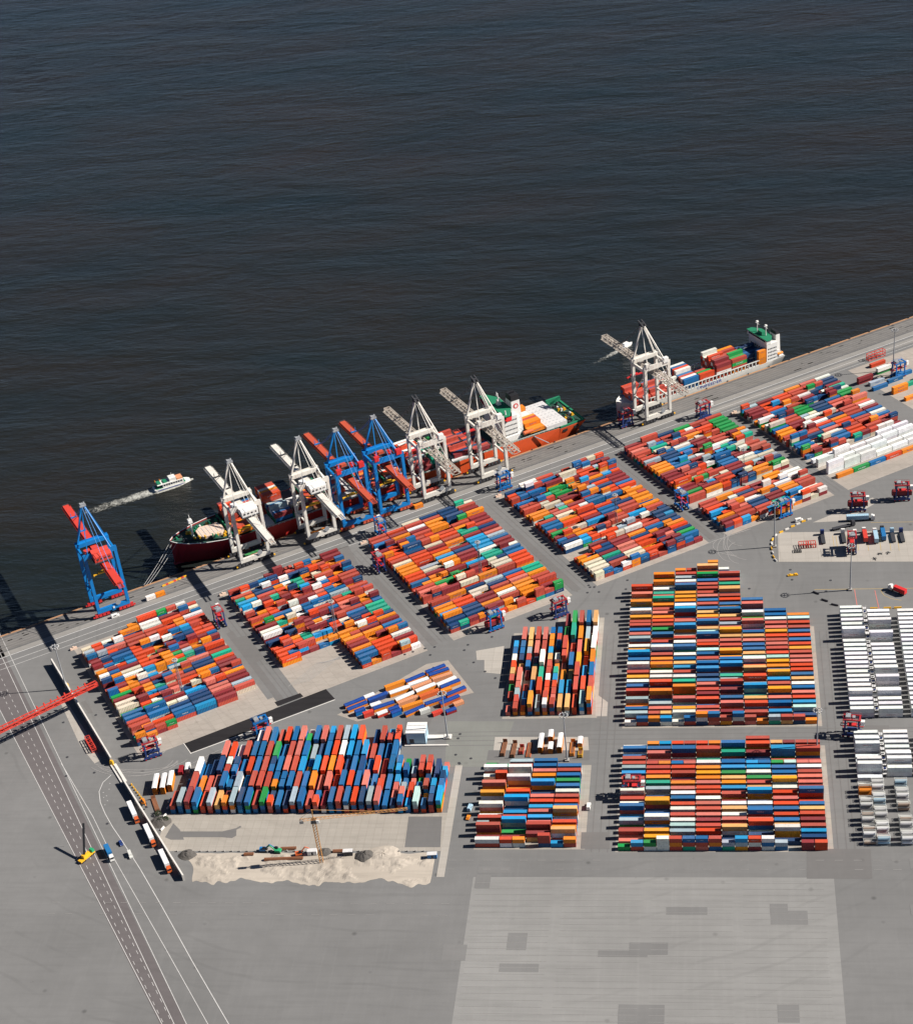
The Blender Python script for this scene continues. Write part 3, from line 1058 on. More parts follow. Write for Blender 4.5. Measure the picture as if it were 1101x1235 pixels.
SH1 = 9.6
bay(-104, lanes(147, 5), SH1, 'rRmr', (3, 3, 2, 3, 3), seed=1)
bay(-104, lanes(127, 6), SH1, 'oRrr', (1, 1, 1, 1, 1, 1), seed=2)
bay(-90, lanes(140, 8), SH1, 'rbRo', (1, 2, 2, 1), seed=3)
bay(-77, lanes(144, 6), SH1, 'wRro', (4, 4, 4, 4, 4, 4), seed=4)
bay(-77, lanes(126, 7), SH1, 'bswm', (2, 2, 2, 3), seed=5)
bay(-63.5, lanes(126, 6), SH1, 'wcsm', (2, 1, 2), seed=6)
bay(-50, lanes(130, 10), SH1, 'rRmo', (1, 1, 1), seed=7)
bay(-36, lanes(134, 8), SH1, 'Rrwb', (1, 1, 1), seed=8)
bay(-12, lanes(128, 9), SH1, 'rmoR', (1, 1, 1, 1), seed=9)
bay(4, lanes(126, 10), SH1, 'Rwro', (1, 1, 1), seed=10)
bay(24, lanes(142, 7), SH1, 'rRwbo', (3, 3, 4, 4, 3), seed=11)
bay(24, lanes(126, 6), SH1, 'mrws', (1, 2, 2), seed=12)
bay(37.5, lanes(130, 11), SH1, 'tgmw', (1, 2, 2), seed=13)
bay(54, lanes(128, 12), SH1, 'mnrm', (1, 1, 1, 2), seed=14)
bay(68, lanes(126, 13), SH1, 'mrnR', (1, 1, 1), seed=15)
bay(110, lanes(126.5, 2), SH1, 'ooo', (1, 1), seed=16)
bay(110, lanes(131.8, 4), SH1, 'oor', (2, 2, 2), seed=17)
bay(110, lanes(142.5, 4), SH1, 'www', (1, 1), seed=18)
bay(110, lanes(153, 2), SH1, 'oo', (2, 2), seed=19)
SH2 = 3.3
bay(193, lanes(124, 8), SH2, 'rRbr', (2, 2, 3, 3), seed=21)
bay(206, lanes(124, 8), SH2, 'Rgbr', (2, 3, 2, 2), seed=22)
bay(219, lanes(124, 8), SH2, 'rwRr', (2, 2, 2, 3), seed=23)
bay(232, lanes(123.7, 4), SH2, 'bwr', (3, 3), seed=24)
bay(232, lanes(134, 4), SH2, 'wRb', (4, 4), seed=25)
bay(245, lanes(123.7, 3), SH2, 'Rgr', (3, 3), seed=26)
bay(259, lanes(123.7, 8), SH2, 'Rmrw', (4, 5, 5, 4, 5, 4), seed=27)
bay(272, lanes(123.7, 8), SH2, 'orgr', (4, 4, 5, 4, 4, 3), seed=28)
bay(290.5, lanes(122.7, 2), SH2, 'obo', (4, 4), L=6.06, seed=29)
bay(287, lanes(128.5, 6), SH2, 'nbn', (3, 3, 3, 4), seed=30)
# single boxes lying about on the quay
for s, t, c, L in ((-178.5, 103.5, 'w', 6.06), (-172.2, 103.5, 'o', 6.06), (6.5, 100, 'o', 6.06), (-104, 108, 'R', 12.19), (-60, 110, 'o', 12.19), (21, 112, 'r', 12.19), (-107, 111, 'g', 12.19)):
    q = Q(s, t, .12)
    add_box(q.x, q.y, .12, DIAG, L, 2.6, c)
q = Q(64.5, 84)

# the lattice masts inside the slanting blocks stand in slots that are kept free
for (u, v) in ((406.6, 769), (580.5, 697), (744, 640), (221, 840), (897, 585)):
    q = G(u, v)
    keep = []
    for d in BOX:
        dx, dy = q.x - d['x'], q.y - d['y']
        ca, sa = math.cos(d['ang']), math.sin(d['ang'])
        if abs(dx * ca + dy * sa) < d['L'] / 2 + 1.0 and abs(-dx * sa + dy * ca) < 2.2:
            continue
        keep.append(d)
    BOX[:] = keep

# rank the plain boxes by the area each shows; the 300 largest become things of their own
for d in BOX:
    p = Vector((d['x'], d['y'], d['z'])) - CAM_P
    k2 = (FPX / p.length) ** 2
    a = d['ang']
    side = abs(math.cos(a) * CAM_F.y - math.sin(a) * CAM_F.x)
    endf = abs(math.sin(a) * CAM_F.y + math.cos(a) * CAM_F.x)
    vis = (d['L'] * 2.44 * .586 if d['top'] else 0) + d['L'] * d['H'] * side * d['side'] * (1 if a < .1 or abs(a - DIAG) < .1 else .2)
    if a > 1:
        vis = (d['L'] * 2.44 * .586 if d['top'] else 0) + 2.44 * d['H'] * .8 * d['end']
    d['area'] = vis * k2
dry = sorted([d for d in BOX if d['kind'] == 'dry' and d['block'] in ('bottom right block', 'tall middle right block', 'bottom middle block', 'middle block of twelve lanes', 'bottom left block')], key=lambda d: -d['area'])
for d in dry[:292]:
    d['ind'] = True
for d in BOX:
    if d['kind'] == 'reefer' and (d['top'] or d['side'] == 1.0):
        d['ind'] = True


def label_of(d):
    c = CNAME[d['c']]
    b = d['block']
    sz = 'short ' if d['L'] < 8 else ''
    lvl = 'top' if d['top'] else ('bottom' if d['tier'] == 0 else ('middle' if d['kind'] == 'reefer' else 'inner'))
    nsh = lambda a: a
    if d['kind'] == 'reefer':
        colw = ('left', 'middle', 'right')[d['col']] if 'foot' not in b else ORD[d['col'] + 1]
        if 'foot' in b:
            return f"white reefer, {lvl} level, {ORD[d['row'] + 1]} row and {colw} column below far right block"
        return f"white reefer at the {lvl} of {ORD[d['row'] + 1]} row from the back, {colw} column, {b}"
    if b in ('bottom left block', 'middle block of twelve lanes'):
        lane = -d['row'] + 1
        h = '' if d['half'] == 0 else (' near half' if d['half'] == 1 else ' far half')
        bb = 'bottom left block' if b == 'bottom left block' else 'twelve-lane block'
        return f"{c} {sz}box {lvl}most, {ORD[lane]} lane from left, {ORD[d['col'] + 1]} from front{h}, {bb}"
    n = {'bottom right block': 20, 'tall middle right block': 32, 'bottom middle block': 16}[b]
    h = '' if d['half'] == 0 else (' left half,' if d['half'] == 1 else ' right half,')
    bb = b.replace(' block', '').replace('tall ', '')
    return f"{c} {sz}box {lvl}most, {ORD[n - d['row']]} row from front, {ORD[d['col'] + 1]} column,{h} {bb} block"


def jitter(c, rng):
    f = rng.uniform(.82, 1.14)
    return tuple(min(.9, max(.004, v * f * rng.uniform(.95, 1.05))) for v in c)


rngc = random.Random(5)
rest = []
FONT_FRAC = {'n': .6, 'b': .3, 'R': .4, 'g': .7, 'o': .55, 's': .5, 't': .6, 'w': .35}
for d in BOX:
    d['rgb'] = jitter(PAL[d['c']], rngc)
    d['txt'] = rngc.random() < FONT_FRAC.get(d['c'], 0)
    if d['kind'] == 'reefer':
        d['rgb'] = jitter((.80, .80, .78), rngc)
    if not d['ind']:
        rest.append(d)
        continue
    o = bpy.data.objects.new('refrigerated_container' if d['kind'] == 'reefer' else 'shipping_container', CME[(d['L'], d['H'])])
    COL.objects.link(o)
    o.location = (d['x'], d['y'], d['z'])
    o.rotation_euler = (0, 0, d['ang'])
    o.color = (*d['rgb'], 1)
    tag(o, label_of(d), 'reefer container' if d['kind'] == 'reefer' else 'container', 'white refrigerated containers' if d['kind'] == 'reefer' else 'shipping containers in the yard stacks')
    if d['txt'] and d['ang'] < .1 and d['side'] > .5:
        t = bpy.data.objects.new('lettering', TME[(d['c'], d['L'])])
        COL.objects.link(t)
        t.parent = o
        t.location = (0, -1.245, d['H'] * .52)
        t.rotation_euler = (math.pi / 2, 0, 0)


def join_boxes(name, lst):
    V, F, C, S, MI = [], [], [], [], []
    off = 0
    for d in lst:
        b = CM[(d['L'], d['H'])]
        v = np.array(b.v, 'f')
        ca, sa = math.cos(d['ang']), math.sin(d['ang'])
        w_ = np.stack([v[:, 0] * ca - v[:, 1] * sa + d['x'], v[:, 0] * sa + v[:, 1] * ca + d['y'], v[:, 2] + d['z']], 1)
        V.append(w_)
        F.extend([tuple(i + off for i in f) for f in b.f])
        nf = len(b.f)
        C.append(np.tile(np.array([*d['rgb'], 1], 'f'), (nf, 1)))
        S.append(np.full(nf, rngc.random(), 'f'))
        MI.extend([0] * nf)
        off += len(v)
        if d['txt'] and abs(d['ang'] - DIAG) < .01 and d['side'] > .5:
            tv, tf = TDATA[(d['c'], d['L'])]
            x, y, z = tv[:, 0], np.full(len(tv), -1.245), tv[:, 1] + d['H'] * .52
            V.append(np.stack([x * ca - y * sa + d['x'], x * sa + y * ca + d['y'], z + d['z']], 1).astype('f'))
            F.extend([tuple(i + off for i in f) for f in tf])
            nf = len(tf)
            C.append(np.tile(np.array([.8, .8, .8, 1], 'f'), (nf, 1)))
            S.append(np.zeros(nf, 'f'))
            MI.extend([1 + ['ink_white', 'ink_blue', 'ink_red', 'ink_green'].index(TEXTS[d['c']][2])] * nf)
            off += len(tv)
    me = bpy.data.meshes.new(name)
    me.from_pydata(np.concatenate(V).tolist(), [], F)
    for q in ('cont_attr', 'ink_white', 'ink_blue', 'ink_red', 'ink_green'):
        me.materials.append(M[q])
    me.polygons.foreach_set('material_index', MI)
    a = me.attributes.new('paint', 'FLOAT_COLOR', 'FACE')
    a.data.foreach_set('color', np.concatenate(C).ravel())
    s = me.attributes.new('seed', 'FLOAT', 'FACE')
    s.data.foreach_set('value', np.concatenate(S))
    me.update()
    o = bpy.data.objects.new(name, me)
    COL.objects.link(o)
    return o


st_ = join_boxes('stacked_containers', rest)
tag(st_, 'smaller looking containers of every colour stacked in the farther blocks and on the ships', 'containers', kind='stuff')
print('boxes', len(BOX), 'individual', len(BOX) - len(rest))
# ------------------------------------------------------------------ ship-to-shore cranes
def sts_crane(label, steel, boom_m, bogie_m, lattice=False, house=None, kz=1.0, hw=9.2, tip=62.5, back=-44.5, apexz=66.0, bz=36.0, apexm=None, small_red=False):
    t = thing('quay_crane', label, 'crane', group='ship to shore cranes on the quay')
    top = 40.5 * kz
    apx = apexz * kz
    bzz = bz * kz
    apexm = apexm or steel
    for sy in (-1, 1):
        y = 7.8 * sy
        b = MB()
        b.box(-hw - .9, hw + .9, y - .85, y + .85, 3.4, 6.2)
        b.box(-1.2, 1.2, y - .6, y + .6, 2.4, 3.6)
        b.build('sill_beam', steel, t)
        for sx in (-1, 1):
            bo = MB()
            cx = sx * (hw - 1.8)
            bo.box(cx - 4.6, cx + 4.6, y - .55, y + .55, 2.3, 3.3)
            for k in range(4):
                c0 = cx - 3.75 + k * 2.5
                bo.taper(c0 - 1.1, c0 + 1.1, y - .6, y + .6, .95, 2.3, .35, .05)
            o = bo.build('bogie', bogie_m, t)
            for k in range(8):
                c0 = cx - 4.4 + k * 1.257
                MB().tube((c0, y - .3, .48), (c0, y + .3, .48), .42, n=10).build('wheel', M['dark_steel'], o)
            MB().box(sx * (hw + 3.6) - .5, sx * (hw + 3.6) + .5, y - .4, y + .4, 1.0, 1.9).build('buffer', M['yellow'] if bogie_m is not M['red'] else M['red'], t)
            lg = MB()
            lg.bar((sx * hw, y, 6.0), (sx * (hw - .1), y, top), 1.9, 2.2, (0, 1, 0))
            for k in range(1, 5):
                z = 6 + (top - 6) * k / 5
                lg.box(sx * hw - 1.13, sx * hw + 1.13, y - 1.0, y + 1.0, z - .1, z + .1)
            lg.build('leg', steel, t)
        pb = MB()
        pb.box(-hw - 1.0, hw + 1.0, y - 1.15, y + 1.15, top, top + 2.6)
        pb.box(-hw - .9, hw + .9, y + sy * 1.1 - .05, y + sy * 1.1 + .05, top + 2.6, top + 3.5)
        pb.build('portal_beam', steel, t)
    for sx in (-1, 1):
        x = sx * (hw - .1)
        MB().box(x - .6, x + .6, -7.35, 7.35, top - 1.5, top + .6).build('side_beam', steel, t)
        MB().bar((x, -7.3, 15.5 * kz), (x, 7.3, 15.5 * kz), 1.0, 1.1).build('portal_tie', steel, t)
        MB().tube((x, 7.2, 16.5 * kz), (x, -7.3, top - 2), .38, n=6).build('diagonal_brace', steel, t)
        a = MB()
        a.bar((sx * (hw - 1), 8.15, top + 2.3), (sx * 1.0, 8.3, apx - 1.2), 1.0, 1.1)
        a.build('mast_leg', steel, t)
        MB().bar((sx * .9, 8.0, apx - .8), (sx * (hw - 2.2), -8.15, top + 2.3), .55, .6).build('back_stay', steel, t)
        MB().tube((sx * .6, 7.6, apx - .8), (sx * 1.6, back * .62, bzz + 2.4), .16, n=5).build('rear_tie', steel, t)
        fs = MB()
        p0, p1 = Vector((sx * .7, 8.8, apx - .3)), Vector((sx * 1.4, tip * .70, bzz + 2.2))
        sag = 9.0 * kz
        pts = [p0.lerp(p1, i / 6) - Vector((0, 0, sag * 4 * (i / 6) * (1 - i / 6) * .18)) for i in range(7)]
        for i in range(6):
            fs.tube(pts[i], pts[i + 1], .17 if not lattice else .14, n=5)
            if lattice:
                fs.box(pts[i].x - .3, pts[i].x + .3, pts[i].y - .5, pts[i].y + .5, pts[i].z - .25, pts[i].z + .25)
        fs.build('forestay', M['dark_steel'] if lattice or steel is not M['crane_blue'] else steel, t)
    hd = MB()
    hd.box(-2.0, 2.0, 6.9, 9.7, apx - 1.2, apx - .4)
    hd.box(-1.4, 1.4, 7.4, 9.2, apx - .4, apx + .7)
    for sx in (-1, 1):
        hd.tube((sx * 1.0, 8.9, apx + .2), (sx * 1.5, 8.9, apx + .2), .9, n=10)
        hd.bar((sx * 1.9, 7.0, apx - .4), (sx * 1.9, 7.0, apx + .9), .1)
        hd.bar((sx * 1.9, 9.6, apx - .4), (sx * 1.9, 9.6, apx + .9), .1)
    if lattice:
        hd.bar((-1.2, 5, apx - 1), (-1.2, 11.5, apx + 1.4), .7, .9)
        hd.bar((1.2, 5, apx - 1), (1.2, 11.5, apx + 1.4), .7, .9)
    hd.build('mast_head', M['dark_steel'] if lattice else M['grey_steel'], t)
    # boom over the water and the girder behind it
    for nm, ya, yb in (('boom', 9.2, tip), ('girder', back, 9.0)):
        b = MB()
        if not lattice:
            w2 = 1.9
            b.box(-w2, w2, ya, yb, bzz, bzz + 1.9)
            for sx in (-1, 1):
                x = sx * (w2 + .55)
                b.box(x - .45, x + .45, ya, yb, bzz + .15, bzz + .3)
                b.bar((x + sx * .4, ya, bzz + 1.25), (x + sx * .4, yb, bzz + 1.25), .09)
                n = int((yb - ya) / 3)
                for k in range(n + 1):
                    yy = ya + (yb - ya) * k / n
                    b.bar((x + sx * .4, yy, bzz + .3), (x + sx * .4, yy, bzz + 1.25), .09)
            if nm == 'girder':
                for sx in (-1, 1):
                    b.bar((sx * 1.4, back - 6.5, bzz + 1.5), (sx * 1.4, back, bzz + 1.5), .5, .6)
                for k in range(5):
                    b.bar((-1.4, back - 6.3 + k * 1.5, bzz + 1.5), (1.4, back - 6.3 + k * 1.5, bzz + 1.5), .3)
        else:
            w2, h2 = 2.0, 2.6
            for sx in (-1, 1):
                for zz in (bzz, bzz + h2):
                    b.bar((sx * w2, ya, zz), (sx * w2, yb, zz), .38)
            n = int((yb - ya) / 3.2)
            for k in range(n + 1):
                yy = ya + (yb - ya) * k / n
                b.bar((-w2, yy, bzz + h2), (w2, yy, bzz + h2), .3)
                b.bar((-w2, yy, bzz), (w2, yy, bzz), .26)
                for sx in (-1, 1):
                    b.bar((sx * w2, yy, bzz), (sx * w2, yy, bzz + h2), .26)
                    if k < n:
                        y2 = ya + (yb - ya) * (k + 1) / n
                        b.bar((sx * w2, yy, bzz if k % 2 else bzz + h2), (sx * w2, y2, bzz + h2 if k % 2 else bzz), .24)
            for sx in (-1, 1):
                b.box(sx * w2 - .45 + sx * .7, sx * w2 + .45 + sx * .7, ya, yb, bzz + .2, bzz + .32)
        b.build(nm, boom_m, t)
    MB().box(-2.1, 2.1, tip, tip + .6, bzz - .2, bzz + 2.4).build('boom_end', M['dark_steel'] if not lattice else boom_m, t)
    for yy in (tip * .42, tip * .72):
        k_ = MB()
        k_.box(-2.0, 2.0, yy - .5, yy + .5, bzz + 2.0, bzz + 2.5)
        k_.bar((-1.5, yy, bzz + 2.5), (-1.5, yy, bzz + 5.2), .35)
        k_.bar((1.5, yy, bzz + 2.5), (1.5, yy, bzz + 5.2), .35)
        k_.build('stay_bracket', M['dark_steel'] if steel is not M['crane_blue'] else M['crane_blue'], t)
    if house:
        h = MB()
        h.box(-6.0, 6.0, -16.5, -4.2, bzz + 2.6, bzz + 3.0)
        h.build('house_floor', M['dark_steel'], t)
        h = MB()
        for k in range(2):
            y0 = -15.6 + k * 5.4
            h.add([(-5.4, y0, bzz + 3), (5.4, y0, bzz + 3), (5.4, y0 + 5.3, bzz + 3), (-5.4, y0 + 5.3, bzz + 3), (-5.4, y0, bzz + 6.6), (5.4, y0, bzz + 6.6), (5.4, y0 + 5.3, bzz + 6.6), (-5.4, y0 + 5.3, bzz + 6.6),
                   (-5.4, y0 + 2.65, bzz + 7.9), (5.4, y0 + 2.65, bzz + 7.9)], [(0, 1, 5, 4), (2, 3, 7, 6), (1, 2, 6, 9, 5), (3, 0, 4, 8, 7), (4, 5, 9, 8), (6, 7, 8, 9)])
        ho = h.build('machinery_house', house, t)
        for k in range(4):
            MB().box(-4.4 + k * 2.4, -3.0 + k * 2.4, -15.68, -15.61, bzz + 4.3, bzz + 5.4).build('vent', M['dark_steel'], ho)
        MB().box(-hw + 1.2, -hw + 5.0, -7.0, -2.5, top + .62, top + 3.6).build('electrical_cabin', house, t)
    else:
        m2 = M['red'] if small_red else steel
        MB().taper(-hw + .2, -hw + 3.2, -9.4, -6.8, top + 2.32, top + 5.2, .1).build('electrical_cabin', m2, t)
        MB().taper(hw - 4.2, hw - .4, -9.6, -6.6, top + 2.32, top + 5.6, .15).build('winch_cabin', m2 if small_red else M['white'], t)
        wh = MB()
        wh.box(-4.4, 1.4, -5.5, .5, bzz + 3.0, bzz + 3.3)
        wh.taper(-3.8, -.6, -4.8, -1.0, bzz + 3.3, bzz + 5.6, .2)
        wh.tube((-.2, -3, bzz + 4.2), (1.2, -3, bzz + 4.2), 1.1, n=10)
        wh.build('hoist_winch', M['red'] if small_red else M['grey_steel'], t)
        if small_red:
            for (x0_, x1_, y0_, y1_, h_) in ((-6.4, -4.6, -5.6, -.4, 2.6), (1.8, 4.8, -6.0, -1.0, 3.0), (-4.4, 1.4, 1.2, 4.2, 1.6)):
                MB().taper(x0_, x1_, y0_, y1_, top + .4, top + .4 + h_, .1).build('machine_box', M['red'] if h_ > 2 else M['crane_rust_red'], t)
            MB().box(-7.2, 7.2, -6.4, 5.2, top + .1, top + .38).build('machine_deck', M['dark_steel'], t)
    # trolley with the cab, ropes and spreader
    ty = -2.0 if not lattice else 22.0
    tr_ = MB()
    tr_.box(-3.1, 3.1, ty - 2.6, ty + 2.6, bzz - 1.0, bzz - .1)
    tr_.build('trolley', M['grey_steel'], t)
    cb = MB()
    cb.taper(2.3, 4.9, ty - 4.9, ty - 2.2, bzz - 3.8, bzz - 1.1, -.15)
    co = cb.build('operator_cab', house or M['white'], t)
    MB().box(2.5, 4.7, ty - 5.05, ty - 4.96, bzz - 3.3, bzz - 1.7).build('window', M['glass'], co)
    rp = MB()
    for sx in (-1, 1):
        for sy in (-1, 1):
            rp.tube((sx * 1.8, ty + sy * 1.4, bzz - 1), (sx * 2.6, ty + sy * .9, bzz - 12), .06, n=4)
    rp.build('hoist_rope', M['dark_steel'], t)
    sp = MB()
    sp.box(-6.0, 6.0, ty - .5, ty + .5, bzz - 13.2, bzz - 12.5)
    sp.box(-6.1, -5.7, ty - 1.2, ty + 1.2, bzz - 13.4, bzz - 12.7)
    sp.box(5.7, 6.1, ty - 1.2, ty + 1.2, bzz - 13.4, bzz - 12.7)
    sp.box(-2.8, 2.8, ty - 1.1, ty + 1.1, bzz - 12.5, bzz - 11.8)
    sp.build('spreader', M['yellow'] if not lattice else M['red'], t)
    # stair tower up one land side leg, cable reel on the sill
    stx = MB()
    for k in range(9):
        z0 = 6 + k * (top - 8) / 9
        z1 = z0 + (top - 8) / 9
        y0, y1 = (-6.9, -4.2) if k % 2 else (-4.2, -6.9)
        stx.bar((-hw, y0, z0), (-hw, y1, z1), .8, .12)
        stx.box(-hw - .5, -hw + .5, min(y1, y1 + .6), max(y1, y1 + .6), z1 - .06, z1 + .06)
        for yy in (y0, y1):
            stx.bar((-hw - .5, yy, z0), (-hw - .5, yy, z1 + 1), .08)
    stx.build('stair', M['grey_steel'], t)
    MB().tube((3.2, -9.2, 7.4), (3.2, -8.95, 7.4), 1.7, n=16).build('cable_reel', M['grey_steel'], t)
    return t


def crane_at(t, s):
    t.location = Q(s, 110.2, 0.06)
    t.rotation_euler = (0, 0, DIAG)
    return t


c1 = crane_at(sts_crane('blue quay crane with red boom and big red house, standing alone at left', M['crane_blue'], M['crane_red'], M['red'], house=M['crane_red'], kz=1.06, hw=9.6, tip=65, back=-42, apexz=66.5, bz=37.5), -202.6)
num = MB().box(-.55, .55, -9.06, -8.98, 4.1, 5.6)
num.build('number_plate', M['ink_white'], c1)
w1 = crane_at(sts_crane('white quay crane with solid boom nearest the bow of the red ship', M['old_white'], M['old_white'], M['dark_steel'], house=M['white'], kz=1.0, tip=61, back=-46, apexz=67, bz=36.2), -107.6)
w2 = copy_tree(w1)
crane_at(w2, -61)
w2['label'] = 'white quay crane with solid boom directly left of the two blue cranes'
b2 = crane_at(sts_crane('left one of the two adjoining blue quay cranes with rust red booms', M['crane_blue'], M['crane_rust_red'], M['crane_rust_red'], kz=.99, hw=9.8, tip=66, back=-37, apexz=65, bz=34, small_red=True), -35.5)
b3 = copy_tree(b2)
crane_at(b3, -9)
b3['label'] = 'right one of the two adjoining blue quay cranes with rust red booms'
w3 = crane_at(sts_crane('pale lattice boom crane directly right of the two blue cranes', M['old_white'], M['lattice'], M['dark_steel'], lattice=True, tip=61, back=-43, apexz=66.5, bz=35.2), 22)
w4 = copy_tree(w3)
crane_at(w4, 64.8)
w4['label'] = 'pale lattice boom crane in front of the white bridge of the red ship'
w5 = copy_tree(w3)
crane_at(w5, 192)
w5['label'] = 'pale lattice boom crane standing by the small feeder ship at the far right'

# ------------------------------------------------------------------ ships
def hull(parent, sections, mats, bulwark=0.0, name='hull'):
    """sections: (s, near t at deck, far t at deck, near t at water, far t at water, deck z). Loft with keel below water and an open deck."""
    b = MB()
    n = len(sections)
    P = []
    for (s, nd, fd, nw, fw, dz) in sections:
        P += [(s, nw + .4, WATER_Z - 4), (s, nw, WATER_Z + .8), (s, nd, dz), (s, nd + .35, dz), (s, nd + .35, dz - bulwark), (s, fd - .35, dz - bulwark), (s, fd - .35, dz), (s, fd, dz), (s, fw, WATER_Z + .8), (s, fw - .4, WATER_Z - 4)]
    F = []
    for i in range(n - 1):
        for j in range(9):
            if j == 4:
                continue
            F.append((i * 10 + j, i * 10 + 10 + j, i * 10 + 11 + j, i * 10 + 1 + j))
    F.append(tuple(range(9, -1, -1)))
    F.append(tuple((n - 1) * 10 + j for j in range(10)))
    b.add(P, F)
    return b.build(name, mats, parent)


def deck(parent, sections, mat, bulwark, name='deck'):
    b = MB()
    for i in range(len(sections) - 1):
        a, c = sections[i], sections[i + 1]
        b.add([(a[0], a[1] + .35, a[5] - bulwark), (c[0], c[1] + .35, c[5] - bulwark), (c[0], c[2] - .35, c[5] - bulwark), (a[0], a[2] - .35, a[5] - bulwark)], [(0, 1, 2, 3)])
    return b.build(name, mat, parent)


def ship_root(name, label, cat, s, t):
    r = thing(name, label, cat, Q(0, 0, 0), DIAG)
    return r


big = ship_root('container_ship', 'large red container ship moored under the row of quay cranes', 'ship', 0, 0)
SEC = [(-149.5, 142.2, 143.2, 142.4, 143.0, 11.4), (-146, 137.6, 147.6, 141.4, 144.2, 11.0), (-140, 133.4, 151.6, 139.0, 146.6, 10.4), (-131, 129.2, 155.4, 135.2, 150.2, 9.9), (-120, 126.0, 158.2, 130.6, 154.4, 9.5),
       (-108, 124.0, 159.8, 127.0, 157.2, 9.3), (-92, 123.2, 160.4, 124.2, 159.6, 9.2)]
SEC_M = [(-92, 123.2, 160.4, 124.2, 159.6, 9.2), (-91.4, 123.2, 160.4, 124.2, 159.6, 8.8), (-40, 122.7, 160.6, 123.0, 160.4, 8.7), (8, 122.7, 160.6, 123.0, 160.4, 8.7)]
SEC_A = [(8, 122.7, 160.6, 123.0, 160.4, 8.7), (60, 122.7, 160.6, 123.0, 160.4, 8.7), (100, 122.7, 160.6, 123.2, 160.2, 8.5), (126, 122.8, 160.5, 125.3, 158, 7.6), (127, 122.8, 160.5, 125.5, 158, 6.6), (140, 123.2, 160.2, 130, 153.5, 6.7), (147.2, 123.8, 159.6, 135, 148.5, 6.9)]
hb = hull(big, SEC, M['hull_shade_box_maroon'], .9, 'bow_hull')
hm = hull(big, SEC_M, M['hull_red_shaded'], .0, 'middle_hull')
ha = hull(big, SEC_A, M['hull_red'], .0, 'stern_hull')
deck(big, SEC, M['deck_dark'], .9, 'foredeck')
deck(big, SEC_M, M['dark_steel'], 0.02, 'main_deck')
deck(big, SEC_A, M['deck_dark'], 0.02, 'aft_deck')
MB().tube((-150.2, 142.7, -6.6), (-139, 142.7, -6.9), 1.6, 3.0, n=12).build('bulbous_bow', M['hull_shade_box_maroon'], big)
cap = MB()
for i in range(len(SEC) - 2):
    for k in (1, 2):
        a, c = SEC[i], SEC[i + 1]
        cap.bar((a[0], a[k], a[5] + .06), (c[0], c[k], c[5] + .06), .45, .2)
cap.build('bulwark_rail', M['white'], big)
# foredeck gear
oc = [(-131.2 + .0, 138.0), (-129, 135.2), (-117.5, 133.2), (-114.4, 136.5), (-114.2, 144.0), (-116.6, 147.2), (-127.5, 148.6), (-131, 145.5)]
hp_ = MB().prism(oc, 8.2, 10.6)
hp_.build('fore_hatch_cover', M['cream'], big)
rib = MB()
for k in range(6):
    rib.box(-129.5 + k * 2.7, -129.2 + k * 2.7, 135.8, 146.6, 10.6, 10.78)
for k in range(4):
    rib.box(-130, -115, 136.6 + k * 2.8, 136.8 + k * 2.8, 10.6, 10.76)
rib.build('hatch_rib', M['hatch_grey'], big)
ms = MB()
ms.tube((-134, 142.8, 8), (-134, 142.8, 21.5), .75, .45, n=10)
ms.bar((-134, 140.6, 18), (-134, 145, 18), .5, .5)
ms.taper(-135.4, -132.6, 141.2, 144.4, 19.6, 21.8, .2)
ms.tube((-134, 142.8, 21.8), (-134, 142.8, 25.2), .25, n=6)
ms.build('foremast', M['white'], big)
rw = random.Random(8)
for k in range(20):
    s = -144.5 + k * 1.65
    hwid = 2.6 + k * .62
    for sg in (-1, 1):
        if rw.random() < .25:
            continue
        tt = 142.6 + sg * min(hwid, 12.5) * rw.uniform(.6, .95)
        zd = 10.5 - (s + 144) * .03
        wn = MB()
        wn.box(s - 1.1, s + 1.1, tt - .9, tt + .9, zd - .9, zd - .3)
        wn.tube((s, tt - 1, zd + .2), (s, tt + 1, zd + .2), .7, n=8)
        wn.build('mooring_winch', rw.choice([M['yellow'], M['green_deck'], M['white'], M['dark_steel'], M['yellow'], M['green_deck']]), big)
bw = MB()
bw.box(-112.6, -112.0, 126.5, 158, 8.4, 11.2)
bw.build('breakwater', M['green_deck'], big)
# hatch coamings, cell guides, lashing bridges
for s in (-97, -83.5, -70.2, -56.7, -43, -24, -19, -3.8, 10.4, 30.8, 44.2, 61, 75):
    lb = MB()
    for t in range(9):
        tt = 124.6 + t * 4.3
        lb.box(s - .35, s + .35, tt - .2, tt + .2, 8.6, 11.6)
    lb.box(s - .5, s + .5, 124, 159.6, 11.6, 11.9)
    lb.build('lashing_bridge', M['green_deck'] if s < 0 else M['dark_steel'], big)
for s0, s1 in ((-96, -84), (-57, -44), (-42, -25), (-18, -5), (11, 17), (45, 60.5)):
    ho = MB()
    for k in range(3):
        ho.box(s0, s1, 125 + k * 11.4, 135.8 + k * 11.4, 8.4, 9.5 + .06 * (k % 2))
    ho.build('hatch_cover', rw.choice([M['hatch_grey'], M['cream'], M['rust_steel']]), big)
gw = MB()
for s in range(-90, 124, 4):
    gw.bar((s, 122.95, 8.5), (s, 122.95, 9.7), .14)
gw.bar((-90, 122.95, 9.7), (122, 122.95, 9.7), .16)
gw.bar((-90, 122.95, 9.1), (122, 122.95, 9.1), .1)
gw.build('side_railing', M['white'], big)
